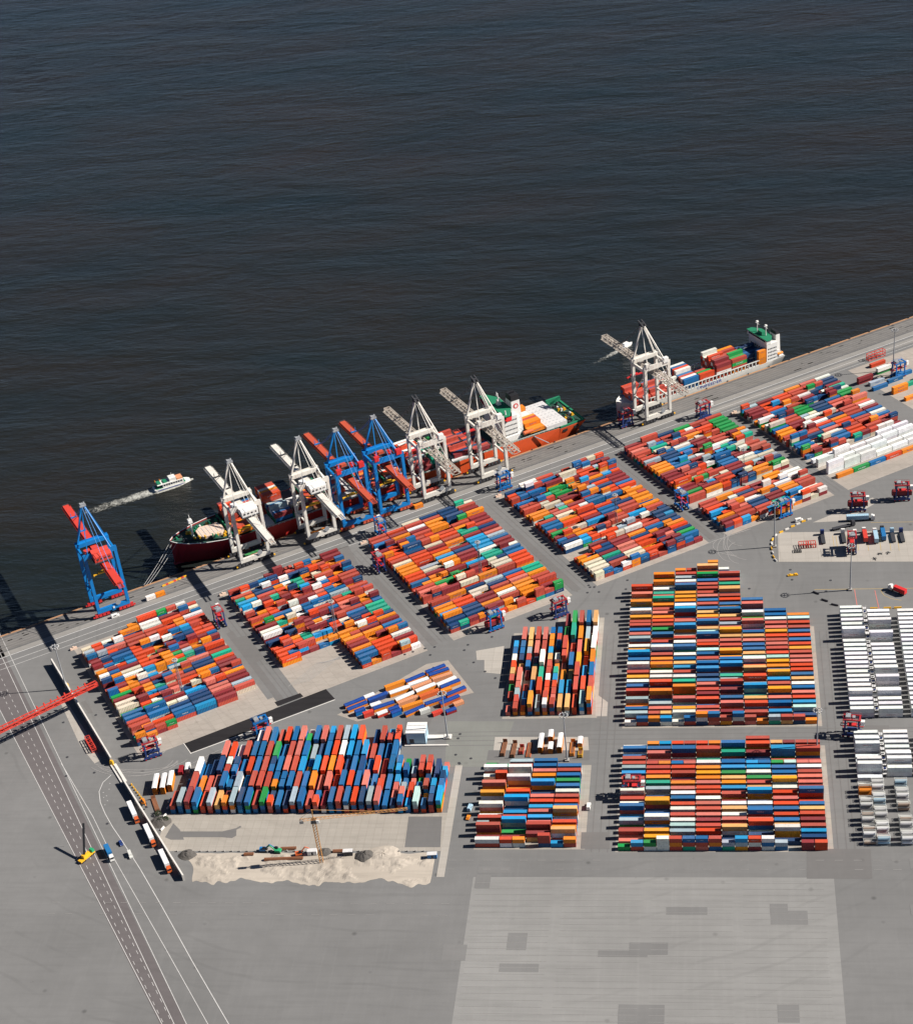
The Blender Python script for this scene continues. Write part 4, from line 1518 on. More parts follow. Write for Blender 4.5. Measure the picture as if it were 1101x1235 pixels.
# bridge house
bh = MB()
bh.box(85.5, 97.5, 125.5, 157, 8.4, 12.4)
bh.box(86.2, 96.8, 126.5, 156, 12.4, 26.6)
bho = bh.build('superstructure', M['white'], big)
for lv in range(4):
    z = 11.0 + lv * 3.4
    for k in range(9):
        MB().box(86.9 + k * 1.07, 87.5 + k * 1.07, 126.42, 126.49, z + 2, z + 2.9).build('window', M['glass'], bho)
for lv in range(5):
    bl = MB()
    z = 12.4 + lv * 2.9
    bl.box(96.8, 99.6, 127, 156.5, z, z + .22)
    bl.bar((99.5, 127.1, z + 1.1), (99.5, 156.4, z + 1.1), .12)
    for k in range(9):
        bl.bar((99.5, 127.2 + k * 3.65, z + .2), (99.5, 127.2 + k * 3.65, z + 1.1), .1)
    bl.build('balcony', M['white'], big)
wing = MB()
wing.prism([(86.6, 122.4), (90.6, 122.4), (96.4, 133), (96.4, 150.5), (90.6, 160.8), (86.6, 160.8), (85.2, 150), (85.2, 133)], 26.0, 26.6)
wing.build('bridge_wing', M['red'], big)
wh_ = MB()
wh_.box(86.3, 95.2, 131.5, 152, 26.6, 29.2)
wo = wh_.build('wheelhouse', M['white'], big)
MB().box(86.18, 86.28, 132, 151.5, 27.4, 28.6).build('window', M['glass'], wo)
rf = MB()
rf.prism([(86.2, 123.0), (90.4, 123.0), (95.9, 133), (95.9, 150.6), (90.4, 160.2), (86.2, 160.2), (85.6, 150), (85.6, 133)], 29.2, 29.6)
rf.build('bridge_roof', M['green_deck'], big)
rm = MB()
rm.tube((91, 141.5, 29.6), (91, 141.5, 38), .5, .3, n=8)
rm.bar((91, 138.6, 35.5), (91, 144.4, 35.5), .3)
rm.taper(89.6, 92.4, 140, 143, 29.6, 33.2, .5)
rm.tube((91, 143, 36.2), (91, 143, 38.6), .7, .1, n=8)
rm.build('radar_mast', M['white'], big)
for t_ in (126, 157.5):
    MB().tube((88, t_, 29.6), (88, t_, 32.5), .6, .4, n=8).build('satellite_dome', M['white'], big)
fn = MB()
fn.taper(95.0, 103.0, 131.0, 141.0, 8.6, 34.0, .9, 1.0)
fo = fn.build('funnel', M['white'], big)
MB().taper(95.9, 102.1, 132.0, 140.0, 34.0, 38.0, .3).build('funnel_top', M['black'], fo)
for k in range(3):
    MB().tube((97.6 + k * 1.4, 136, 38.0), (97.6 + k * 1.4, 136, 39.4), .4, n=8).build('exhaust_pipe', M['black'], fo)
em = MB()
em.mi = 0
em.tube((99, 131.72, 30), (99, 131.9, 30), 1.9, n=18)
em.mi = 1
em.tube((99, 131.66, 30), (99, 131.84, 30), 1.1, n=14)
em.build('funnel_emblem', [M['ink_red'], M['white']], fo)
lbt = MB()
lbt.tube((99.5, 124.4, 12.2), (106.5, 124.4, 12.2), 1.35, 1.2, n=10)
lbt.build('lifeboat', M['orange_red'], big)
ld_ = MB()
ld_.bar((106, 122.2, 8.6), (116, 120.9, .6), 1.0, .4)
ld_.build('gangway', M['grey_steel'], big)
# white hatch covers aft and the mooring deck
hc = MB()
for k in range(3):
    hc.box(117.6 + k * .02, 133.4, 125.2 + k * 11.6, 136.4 + k * 11.6, 7.4, 10.4)
hco = hc.build('aft_hatch_cover', M['hatch_grey'], big)
rb2 = MB()
for k in range(5):
    for j in range(9):
        rb2.box(119 + k * 3, 120.4 + k * 3, 126.4 + j * 3.8, 126.7 + j * 3.8, 10.4, 10.52)
rb2.build('hatch_rib', M['grey_steel'], big)
for k in range(30):
    s, tt = rw.uniform(135.5, 145), rw.uniform(126, 157)
    wn = MB()
    wn.box(s - 1.1, s + 1.1, tt - 1, tt + 1, 6.5, 7.3)
    wn.tube((s, tt - 1, 7.8), (s, tt + 1, 7.8), .75, n=8)
    wn.build('mooring_winch', rw.choice([M['yellow'], M['dark_steel'], M['white'], M['dark_steel'], M['green_deck']]), big)
MB().box(135.5, 146.5, 157.5, 159.2, 6.6, 10.4).build('aft_screen', M['green_deck'], big)
ge = MB()
ge.box(128, 146.6, 124.3, 125.5, 6.6, 7.4)
ge.box(145.4, 146.8, 124.5, 159, 6.7, 7.4)
ge.build('deck_margin', M['green_deck'], big)
mp = MB()
for s in (130.5, 139.5):
    mp.box(s - 1.9, s + 1.9, 123.0 + (s - 126) * .028, 123.4 + (s - 126) * .028 + .05, 3.6, 5.4)
mp.build('mooring_port', M['black'], big)
for k, (s, t_) in enumerate(((-150, 143.0), (-149, 141.0), (-147, 139))):
    p0, p1 = Vector((s, t_, 10)), Vector((-178 + k * 2.2, 119.9, .5))
    lnm = MB()
    pts = [p0.lerp(p1, i / 8) - Vector((0, 0, 3.5 * (i / 8) * (1 - i / 8))) for i in range(9)]
    for i in range(8):
        lnm.tube(pts[i], pts[i + 1], .085, n=5)
    lnm.build('mooring_line', M['hatch_grey'], big)

fd = ship_root('feeder_ship', 'small pale grey feeder ship carrying brown boxes at the right end of the quay', 'ship', 0, 0)
S2 = [(177.6, 133.2, 134.2, 133.4, 134.0, 6.4), (180, 130.2, 137.0, 132.2, 135.0, 6.2), (184, 126.4, 140.4, 129.6, 137.6, 5.8), (190, 123.0, 143.6, 125.9, 141.1, 5.4)]
S2b = [(190, 123.0, 143.6, 125.9, 141.1, 3.8), (198, 121.5, 145.0, 122.4, 144.2, 3.5), (240, 121.3, 145.2, 121.7, 144.8, 3.4), (285, 121.3, 145.2, 122.1, 144.4, 3.4), (300, 121.5, 145.0, 125, 141.6, 3.5), (310.5, 122.3, 144.2, 128, 138.6, 3.6)]
hull(fd, S2, M['white'], .8, 'bow_hull')
hull(fd, S2b, M['hull_white'], 0, 'main_hull')
deck(fd, S2, M['white'], .8, 'foredeck')
deck(fd, S2b, M['grey_steel'], .02, 'main_deck')
for s in range(200, 284, 3):
    pass
for side in (121.6, 144.9):
    fr = MB()
    for s in range(198, 288, 3):
        fr.box(s - .32, s + .32, side - .25, side + .3, 3.4, 6.8)
    fr.box(197, 288, side - .3, side + .35, 6.8, 7.3)
    fr.box(197, 288, side - .1, side + .1, 3.4, 4.0)
    fr.build('cargo_rail', M['hull_white'], fd)
MB().box(197, 288, 123, 144, -1.5, 3.47).build('hatch_cover', M['grey_steel'], fd)
nm = letter_mesh('UNIFEEDER', 3.6, M['ink_blue'], 'lettering')
to = bpy.data.objects.new('hull_lettering', nm)
COL.objects.link(to)
to.parent = fd
to.location = (246.0, 121.22, 2.1)
to.rotation_euler = (math.pi / 2, 0, 0)
to.scale = (1.12, .85, 1)
f1 = MB()
f1.box(294.9, 303.8, 122.4, 144.6, 3.4, 16.6)
fso = f1.build('superstructure', M['white'], fd)
for lv in range(4):
    for k in range(6):
        MB().box(296.00 + k * 1.25, 296.70 + k * 1.25, 122.3, 122.38, 4.4 + lv * 2.6, 5.3 + lv * 2.6).build('window', M['glass'], fso)
    for k in range(7):
        MB().box(294.8, 294.88, 126 + k * 2.5, 127 + k * 2.5, 2.2 + lv * 3, 3.2 + lv * 3).build('window', M['glass'], fso)
f2 = MB()
f2.prism([(294.60, 122.2), (298.20, 122.2), (302.20, 128), (302.20, 140), (298.20, 145.8), (294.60, 145.8)], 16.6, 19.6)
f2o = f2.build('wheelhouse', M['white'], fd)
MB().box(294.5, 294.58, 124, 144, 17.9, 19.0).build('window', M['glass'], f2o)
MB().prism([(294.20, 121.6), (298.60, 121.6), (302.80, 127.6), (302.80, 140.4), (298.60, 146.4), (294.20, 146.4)], 19.6, 20.1).build('bridge_roof', M['green_deck'], fd)
MB().taper(296.60, 300.60, 131, 136.5, 20.1, 22.4, .3).build('radar_deck', M['green_deck'], fd)
for k, (s_, t_) in enumerate(((298.00, 138.6), (299.00, 129.5))):
    q_ = MB()
    q_.tube((s_, t_, 20.1), (s_, t_, 28.0), .4, .25, n=8)
    q_.bar((s_, t_ - 2, 26.2), (s_, t_ + 2, 26.2), .35)
    q_.taper(s_ - .9, s_ + .9, t_ - .9, t_ + .9, 27.3, 28.2, .2)
    q_.build('radar_mast', M['white'], fd)
f3 = MB()
f3.taper(303.9, 307.6, 124.2, 132.5, 3.5, 20.4, .3)
f3o = f3.build('funnel', M['white'], fd)
MB().taper(304.3, 307.2, 125, 131.8, 20.4, 22.6, .4).build('funnel_top', M['black'], f3o)
st3 = MB()
for k in range(3):
    st3.box(303.85, 310.2 - k * 1.9, 123.6, 143.4, 3.5 + k * 2.6, 3.8 + k * 2.6)
    st3.box(303.85, 309.4 - k * 2.2, 133.2, 142.6, 3.8 + k * 2.6, 6.1 + k * 2.6)
    st3.bar((310.1 - k * 1.9, 123.7, 4.8 + k * 2.6), (310.1 - k * 1.9, 143.2, 4.8 + k * 2.6), .14)
st3.build('aft_deck_house', M['white'], fd)
MB().tube((304.4, 122.9, 6.4), (308.6, 122.9, 6.4), 1.0, .8, n=10).build('lifeboat', M['orange'], fd)
for k in range(3):
    MB().box(307.5 - k * .1, 309 - k * .1, 126 + k * 2, 127.4 + k * 2, 3.9, 5.0).build('mooring_winch', M['ink_green'], fd)

# ferry with its wake, and the small white boat beyond the far crane
fp0, fp1 = G(186, 592, WATER_Z), G(229, 578.5, WATER_Z)
fang = math.atan2((fp1 - fp0).y, (fp1 - fp0).x)
FL = (fp1 - fp0).length
fe = thing('ferry_boat', 'small white harbour ferry with green decks trailing a foamy wake', 'ferry', (fp0 + fp1) / 2, fang)
k_ = FL / 28.0
fh = MB()
P = []
st_x = [-14, -13.4, -6, 4, 9.5, 12.6, 14]
hb_ = [3.4, 3.8, 4.0, 4.0, 3.3, 1.7, .25]
for x, h in zip(st_x, hb_):
    P += [(x * k_, -h * .85, -1.2), (x * k_, -h, 1.9), (x * k_, h, 1.9), (x * k_, h * .85, -1.2)]
F = []
for i in range(6):
    for j in range(3):
        F.append((i * 4 + j, i * 4 + 4 + j, i * 4 + 5 + j, i * 4 + 1 + j))
F += [(3, 2, 1, 0), (24, 25, 26, 27)]
fh.add(P, F)
fh.build('hull', M['white'], fe)
for sy in (-1, 1):
    MB().box(-12 * k_, 8 * k_, sy * 4.02 - .03, sy * 4.02 + .03, 1.05, 1.4).build('hull_stripe', M['ink_blue'], fe)
MB().box(-12.8 * k_, 10 * k_, -3.2, 3.2, 1.9, 2.1).build('main_deck', M['green_deck'], fe)
cabn = MB().box(-7.5 * k_, 8.6 * k_, -3.3, 3.3, 2.1, 4.6).build('saloon', M['white'], fe)
for sy in (-1, 1):
    for j in range(8):
        MB().box((-6.8 + j * 1.85) * k_, (-5.5 + j * 1.85) * k_, sy * 3.34 - .03, sy * 3.34 + .03, 3.0, 4.1).build('window', M['glass'], cabn)
MB().box(-11.5 * k_, 1.0 * k_, -3.5, 3.5, 4.6, 4.8).build('upper_deck', M['white'], fe)
for x in (-9.6, -4.8):
    MB().box((x - 1.5) * k_, (x + 1.3) * k_, -2.3, 2.3, 4.8, 5.5).build('bench_block', M['green_deck'], fe)
MB().box(-1.6 * k_, 3.4 * k_, -2.6, 2.6, 4.8, 7.0).build('wheelhouse', M['white'], fe)
MB().box(4.0 * k_, 8.4 * k_, -2.7, 2.7, 4.6, 5.7).build('fore_awning', M['salmon'], fe)
MB().tube((1 * k_, 0, 7), (1 * k_, 0, 10), .15, n=6).build('mast', M['white'], fe)
for x in (-11.6, -8.0):
    MB().tube((x * k_, 2.2, 4.8), (x * k_, 2.2, 6.4), .3, n=6).build('vent_pipe', M['orange'], fe)


def wake(name, label, a, b, L, w0, w1, dens, bow=True):
    """A foam sheet on the water behind (and beside) a boat that runs from a to b; foam thins with distance and to the sides."""
    dv = (b - a).normalized()
    nv = Vector((-dv.y, dv.x, 0))
    n, mcols = 60, 8
    V, D = [], []
    LB = (b - a).length
    for i in range(n + 1):
        f = i / n
        d = f * (L + LB) - LB
        wd = w0 + (w1 - w0) * max(0, d) / L if d > 0 else w0 * (1.0 - .82 * max(0, (-d / LB) - .55) / .45)
        for j in range(mcols + 1):
            g_ = j / mcols * 2 - 1
            p = a - dv * d + nv * g_ * wd
            V.append((p.x, p.y, WATER_Z + .06))
            edge = 1 - abs(g_) ** 2.5
            q = dens * (1 - max(0, d) / L) ** .8 * (.35 + .65 * edge if d > 0 else 1.0)
            if j in (0, mcols) or i == n:
                q = 0
            D.append(q)
    F = [(i * (mcols + 1) + j, i * (mcols + 1) + j + 1, (i + 1) * (mcols + 1) + j + 1, (i + 1) * (mcols + 1) + j) for i in range(n) for j in range(mcols)]
    me = bpy.data.meshes.new(name)
    me.from_pydata(V, [], [f[::-1] for f in F])
    at_ = me.attributes.new('foaminess', 'FLOAT', 'POINT')
    at_.data.foreach_set('value', D)
    me.materials.append(M['foam'])
    o = bpy.data.objects.new(name, me)
    COL.objects.link(o)
    return tag(o, label, 'wake', kind='stuff')


wake('wake_foam', 'pale broken foam of the wake behind the ferry', fp0, fp1 + (fp1 - fp0).normalized() * 2.5, 120, 6.2, 11.0, .76)
sb0 = G(742, 424.5, WATER_Z)
sbm = G(755, 417.5, WATER_Z)
sba = math.atan2((sbm - sb0).y, (sbm - sb0).x)
sbt = thing('motor_boat', 'tiny white motor boat speeding past beyond the lattice crane', 'boat', sbm, sba)
q_ = MB()
q_.prism([(-6, -2), (3, -2), (6.5, 0), (3, 2), (-6, 2)], -.5, 1.3)
q_.build('hull', M['white'], sbt)
MB().taper(-3.2, 2.0, -1.5, 1.5, 1.3, 3.4, .4).build('cabin', M['white'], sbt)
MB().box(-5.6, -3.4, -1.6, 1.6, 1.31, 1.6).build('aft_deck', M['hull_blue'], sbt)
wake('boat_wake', 'short white foam trail behind the tiny motor boat', sb0 + (sbm - sb0) * .75, sbm, 62, 3.2, 5.5, .78)
# ------------------------------------------------------------------ straddle carriers
def straddle(blue, deep=False):
    t = thing('straddle_carrier', 'straddle carrier', 'straddle carrier', group='straddle carriers in the yard')
    HL, HW, TOP = 4.6, 2.25, 11.6
    for sy in (-1, 1):
        b = MB()
        b.box(-HL - .5, HL + .5, sy * HW - .38, sy * HW + .38, 1.0, 2.0)
        b.taper(-2.6, 2.6, sy * HW - .5, sy * HW + .5, 2.0, 2.9, .2, .1)
        bo = b.build('base_beam', blue, t)
        for k in range(4):
            x = -4.2 + k * 2.8
            wl = MB().tube((x, sy * HW - .28, .72), (x, sy * HW + .28, .72), .72, n=14).build('wheel', M['rubber'], bo)
            MB().tube((x, sy * HW + sy * .1, .72), (x, sy * HW + sy * .33, .72), .36, n=10).build('mudguard', M['red'], bo)
        for sx in (-1, 1):
            b = MB()
            b.bar((sx * 3.7, sy * HW, 2.0), (sx * 3.35, sy * HW, TOP - .6), .8, .62, (0, 1, 0))
            b.build('leg', blue, t)
        b = MB()
        b.box(-4.6, 4.6, sy * HW - .35, sy * HW + .35, TOP - .7, TOP)
        for k in range(7):
            b.bar((-4.5 + k * 1.5, sy * (HW + .3), TOP), (-4.5 + k * 1.5, sy * (HW + .3), TOP + 1.05), .07)
        b.bar((-4.5, sy * (HW + .3), TOP + 1.05), (4.5, sy * (HW + .3), TOP + 1.05), .08)
        b.build('top_beam', M['carrier_red'] if deep else blue, t)
    for x in (-4.0, 0.0, 4.0):
        MB().box(x - .4, x + .4, -1.9, 1.9, TOP - .6, TOP - .05).build('cross_beam', M['carrier_red'] if deep else blue, t)
    e = MB()
    e.box(-3.3, -.8, -1.7, 1.7, TOP + .02, TOP + 1.3)
    e.box(.2, 1.6, -1.4, .6, TOP + .02, TOP + .9)
    e.tube((-2.6, .8, TOP + 1.3), (-2.6, .8, TOP + 2.3), .16, n=6)
    e.build('engine_pack', M['grey_steel'], t)
    c = MB()
    c.taper(4.5, 6.5, -2.9, -1.0, TOP - 3.0, TOP - .6, .12)
    c.box(4.4, 6.6, -3.0, -.9, TOP - .6, TOP - .42)
    co = c.build('cab', M['white'], t)
    MB().box(6.42, 6.5, -2.7, -1.2, TOP - 2.5, TOP - 1.0).build('window', M['glass'], co)
    MB().box(4.2, 4.7, -2.6, -1.3, TOP - 3.2, TOP - .2).build('cab_bracket', M['red'], t)
    s = MB()
    for sy in (-1, 1):
        s.box(-5.9, 5.9, sy * 1.05 - .14, sy * 1.05 + .14, 6.2, 6.7)
    for x in (-5.9, -2, 2, 5.6):
        s.box(x, x + .3, -.92, .92, 6.2, 6.7)
    s.box(-2.4, 2.4, -1.3, 1.3, 6.72, 7.2)
    s.build('spreader', M['red'], t)
    r = MB()
    for sx in (-1, 1):
        for sy in (-1, 1):
            r.tube((sx * 2.2, sy * 1.2, 7.2), (sx * 2.6, sy * 1.5, TOP - .6), .07, n=4)
    r.build('hoist_rope', M['dark_steel'], t)
    l = MB()
    for k in range(6):
        l.bar((-4.1, HW + .55, 2 + k * 1.55), (-3.2 if k % 2 else -4.9, HW + .55, 3.4 + k * 1.55), .5, .09)
    l.build('ladder', M['red'], t)
    return t


sc_a, sc_b = straddle(M['carrier_blue']), straddle(M['carrier_navy'], True)
ua, ub = [], []
SCS = [(184, 912, 'b', 30, 'red and navy straddle carrier with red spreader at the foot of the left slanting block', None),
       (317, 887, 'a', 33, 'blue straddle carrier standing on the strip of fresh black tar', None),
       (266, 753, 'b', 123, 'red topped navy straddle carrier in the alley between the two leftmost slanting blocks', None),
       (460, 645, 'a', 123, 'blue straddle carrier on the quay below the right blue crane', None),
       (458, 687, 'b', 123, 'red topped navy straddle carrier against the left edge of the block below the blue cranes', None),
       (597, 758, 'a', 33, 'blue straddle carrier in front of the third slanting block, beside maroon boxes', 'm'),
       (675, 742, 'b', 33, 'red and navy straddle carrier above the twelve-lane block', None),
       (608, 589, 'a', 33, 'blue straddle carrier at the foot of the lattice crane by the red stern', None),
       (848, 503, 'b', 33, 'red topped navy straddle carrier crossing the quay alone right of the far lattice crane', None),
       (755, 513, 'b', 33, 'red topped navy straddle carrier in the shade left of the far lattice crane', None),
       (822, 612, 'a', 123, 'blue straddle carrier at the gap in the left edge of the second block from right', None),
       (945, 622, 'a', 33, 'blue straddle carrier lifting an orange box beside the lamp mast', 'o'),
       (1034, 615, 'b', 0, 'red topped navy straddle carrier lifting a maroon box above the truck lanes', 'm'),
       (1027, 664, 'b', 90, 'red topped navy straddle carrier over a lane of the pale truck pad', 'r'),
       (1027, 886, 'b', -8, 'red and navy straddle carrier at the foot of the upper reefer block', None),
       (1087, 602, 'b', 0, 'red topped navy straddle carrier with a maroon box at the right edge by the lanes', 'm'),
       (759.5, 957.5, 'b', 0, 'red topped navy straddle carrier working over the left column of the bottom right block', None),
       (1083, 454, 'a', 33, 'blue straddle carrier by the lamp mast in the sparse far right yard', None)]
carry = []
for (u, v, k, deg, lb, box) in SCS:
    p = G(u, v, .06)
    if u == 759.5:
        p = Vector((98.5, -164.6 - 9 * ROWP, .06))
    if k == 'a':
        o = place(sc_a, ua, p, R(deg), lb)
    else:
        o = place(sc_b, ub, p, R(deg), lb)
    if box:
        carry.append((p, R(deg), box, lb))
for p, a, c, lb in carry:
    z = 3.55
    o = bpy.data.objects.new('shipping_container', CME[(12.19, 2.6)])
    COL.objects.link(o)
    o.location = (p.x, p.y, z)
    o.rotation_euler = (0, 0, a)
    o.color = (*jitter(PAL[c], rngc), 1)
    where = {'m': 'maroon', 'o': 'orange', 'r': 'red'}[c]
    tag(o, f"{where} box hanging inside the " + ' '.join(lb.split(' carrier')[0].split()) + ' carrier ' + ' '.join(lb.split()[-5:]), 'container', 'shipping containers in the yard stacks')

# ------------------------------------------------------------------ light masts
def mast(h, r0, label, lattice=False):
    RR, RR2 = (1.2, 1.4) if lattice else (2.0, 2.25)
    t = thing('light_mast', label, 'lamp mast', group='tall lamp masts of the yard')
    b = MB()
    b.box(-1.1, 1.1, -1.1, 1.1, .0, .9)
    b.build('footing', M['wall_side'], t)
    b = MB()
    if not lattice:
        b.tube((0, 0, .9), (0, 0, h - 1), r0, r0 * .5, n=10)
    else:
        for sx in (-1, 1):
            for sy in (-1, 1):
                b.bar((sx * .75, sy * .75, .9), (sx * .4, sy * .4, h - 1), .16)
        for k in range(14):
            z0, z1 = .9 + k * (h - 2) / 14, .9 + (k + 1) * (h - 2) / 14
            w_ = .75 - .35 * k / 14
            for sy in (-1, 1):
                b.bar((-w_, sy * w_, z0), (w_, sy * w_, z1), .09)
                b.bar((sy * w_, -w_, z0), (sy * w_, w_, z1), .09)
    b.build('pole', M['grey_steel'], t)
    b = MB()
    n = 16
    for k in range(n):
        a0, a1 = 6.2832 * k / n, 6.2832 * (k + 1) / n
        b.bar((RR * math.cos(a0), RR * math.sin(a0), h - .8), (RR * math.cos(a1), RR * math.sin(a1), h - .8), .24, .22)
    for k in range(4):
        a0 = 6.2832 * k / 4
        b.bar((0, 0, h - .8), (RR * math.cos(a0), RR * math.sin(a0), h - .8), .16)
    b.tube((0, 0, h - 1), (0, 0, h + .3), .55, .3, n=8)
    b.build('lamp_ring', M['grey_steel'], t)
    for k in range(10):
        a0 = 6.2832 * k / 10
        MB().xform(Matrix()).taper(RR2 * math.cos(a0) - .27, RR2 * math.cos(a0) + .27, RR2 * math.sin(a0) - .27, RR2 * math.sin(a0) + .27, h - 1.3, h - .6, .1).build('floodlight', M['white'], t)
    return t


MASTS = [(934.2, 659.3, 'grey lamp mast at the left end of the pale truck pad', 0), (1025.2, 711.5, 'grey lamp mast on the asphalt above the upper reefer block', 0),
         (540, 890.5, 'grey lamp mast on a concrete plinth right of the white cabin', 0), (684, 917.5, 'grey lamp mast behind the bottom middle block', 0), (985, 913, 'grey lamp mast at the back right corner of the bottom right block', 0),
         (1077, 446, 'dark lamp mast in the sparse far right yard', 0), (80.5, 831, 'grey lamp mast at the left edge on the end of the wall', 0),
         (406.6, 769, 'lattice lamp mast inside the second slanting block', 1), (580.5, 697, 'lattice lamp mast inside the third slanting block', 1), (744, 640, 'lattice lamp mast inside the fourth slanting block', 1),
         (221, 840, 'lattice lamp mast inside the leftmost slanting block', 1), (897, 585, 'lattice lamp mast inside the fifth slanting block', 1)]
mp_, ml_ = mast(31.5, .48, ''), mast(27, .4, '', True)
um, ul = [], []
for (u, v, lb, lat) in MASTS:
    place(ml_ if lat else mp_, ul if lat else um, G(u, v, .03), 0, lb)

# ------------------------------------------------------------------ walls at the left
def wall_run(name, label, a, b, h, th):
    A, B = G(*a), G(*b)
    L = (B - A).length
    t = thing(name, label, 'wall', A, math.atan2((B - A).y, (B - A).x))
    w_ = MB()
    w_.box(0, L, -th / 2, th / 2, -.2, h)
    w_.build('wall_body', M['wall_side'], t)
    MB().box(-.05, L + .05, -th / 2 - .12, th / 2 + .12, h, h + .25).build('coping', M['wall_top'], t)
    n = int(L / 5)
    for i in range(n + 1):
        MB().box(L * i / n - .2, L * i / n + .2, -th / 2 - .3, th / 2 + .3, -.1, h - .05).build('pier', M['wall_side'], t)
    return t


wall_run('screen_wall', 'long grey screen wall with a pale top beside the left slanting block', (64, 802), (135.5, 921), 4.4, .55)
wall_run('boundary_wall', 'long grey wall with pale top that shelters the parked trucks', (149.5, 945), (222, 1062), 3.6, .55)
t = thing('kerb_wall', 'low pale double kerb joining the two long walls', 'kerb', G(136, 923))
A, B = G(136, 923), G(149, 944)
ka = math.atan2((B - A).y, (B - A).x)
t.rotation_euler = (0, 0, ka)
L = (B - A).length
MB().box(0, L, -1.3, -.6, 0, .7).build('kerb', M['wall_top'], t)
MB().box(0, L, .5, 2.0, 0, .45).build('kerb', M['wall_top'], t)
for (u, v, lb) in ((135.3, 922.5, 'orange gate post at the lower end of the screen wall'), (81.2, 829.5, 'orange post at the top of the screen wall by the lamp mast')):
    o = MB().taper(-1.0, 1.0, -.8, .8, 0, 2.6, .1)
    o.box(-.6, .6, -.5, .5, 2.6, 3.2)
    tag(o.build('marker_post', M['yellow'], None, G(u, v, 0)), lb, 'post')

# ------------------------------------------------------------------ rail gantry whose red jib reaches in at the left edge
tip_, root_ = G(117, 826, 14), G(-70, 917, 14)
t = thing('gantry_crane', 'gantry crane at the left edge reaching over the wall with a red lattice jib', 'crane', (root_.x, root_.y, 0.06), math.atan2((tip_ - root_).y, (tip_ - root_).x))
L = (tip_ - root_).length
b = MB()
for sx in (-1.5, 1.5):
    for z in (14.0, 16.2):
        b.bar((-34, sx, z), (L, sx * .75, z), .5)
n = 20
for i in range(n + 1):
    x = -34 + (L + 34) * i / n
    b.bar((x, -1.4, 16.2), (x, 1.4, 16.2), .3)
    b.bar((x, -1.4, 14), (x, 1.4, 14), .25)
    for sx in (-1.5, 1.5):
        b.bar((x, sx, 14), (x, sx, 16.2), .25)
        if i < n:
            b.bar((x, sx, 14 if i % 2 else 16.2), (x + (L + 34) / n, sx, 16.2 if i % 2 else 14), .22)
b.box(-34, L, -.7, .7, 14.1, 14.35)
b.build('jib', M['crane_red'], t)
for i in range(8):
    MB().taper(L * .62 + i * L * .045 - .45, L * .62 + i * L * .045 + .45, 1.2, 2.2, 16.45, 17.6, .1).build('cable_hanger', M['crane_red'], t)
for x in (-6, -30):
    for sy in (-1, 1):
        MB().bar((x, sy * 7.5, 1.2), (x, sy * 2.4, 13.8), 1.0, 1.0).build('leg', M['crane_blue'], t)
    MB().box(x - .7, x + .7, -3.2, 3.2, 12.9, 13.9).build('cross_beam', M['crane_blue'], t)
for sy in (-1, 1):
    bb = MB().box(-33, -3, sy * 7.5 - .6, sy * 7.5 + .6, .9, 1.9).build('sill_beam', M['crane_blue'], t)
    for k in range(6):
        MB().tube((-31 + k * 5, sy * 7.5 - .3, .45), (-31 + k * 5, sy * 7.5 + .3, .45), .45, n=10).build('wheel', M['dark_steel'], bb)
MB().taper(-26, -16, -3.2, 3.2, 16.5, 20, .2).build('machinery_house', M['crane_red'], t)

# ------------------------------------------------------------------ vehicles
def car(label, m, u, v, deg, van=False):
    t = thing('van' if van else 'car', label, 'van' if van else 'car', G(u, v, .05), R(deg))
    b = MB()
    if van:
        b.taper(-2.6, 2.6, -.98, .98, .35, 1.15, .03)
        b.taper(-2.55, 1.5, -.96, .96, 1.15, 2.25, .12)
    else:
        b.taper(-2.2, 2.2, -.9, .9, .3, .85, .06)
        b.taper(-1.7, 1.0, -.84, .84, .85, 1.45, .38, .14)
    b.build('body', m, t)
    x1 = 1.4 if van else .82
    MB().add([(x1 + .08, -.75, 1.2), (x1 + .08, .75, 1.2), (x1 - .12, .68, 2.1 if van else 1.4), (x1 - .12, -.68, 2.1 if van else 1.4)], [(0, 1, 2, 3)]).build('windscreen', M['glass'], t)
    for sx in (-1.45, 1.45):
        for sy in (-1, 1):
            MB().tube((sx, sy * .72, .34), (sx, sy * .95, .34), .34, n=10).build('wheel', M['rubber'], t)
    for sy in (-1, 1):
        MB().box(-1.3, .4, sy * (.97 if van else .83) - .02, sy * (.97 if van else .83) + .02, 1.3 if van else .95, 1.9 if van else 1.25).build('side_window', M['glass'], t)
        MB().box(2.15 if not van else 2.57, 2.25 if not van else 2.63, sy * .6 - .2, sy * .6 + .2, .6, .8).build('headlight', M['white'], t)
    return t


car('white car on the quay beside the lone blue crane', M['white'], 139.5, 744, 33, True)
car('dark blue car driving beside the curved white line', M['carrier_navy'], 146, 1018, -58)
car('pale van behind the dark blue car at the bottom left', M['hull_white'], 157.5, 1032.5, -60, True)
car('white van on the lane right of the bottom middle block', M['white'], 710, 974, 88, True)
car('pale blue car in the shade left of the bottom middle block', M['wall_blue'], 567, 975.5, 80, True)
car('orange car in the shade left of the bottom middle block', M['orange'], 565, 986.5, 80)
car('white van by the yellow kerb left of the truck lanes', M['white'], 963.5, 628.5, 20, True)


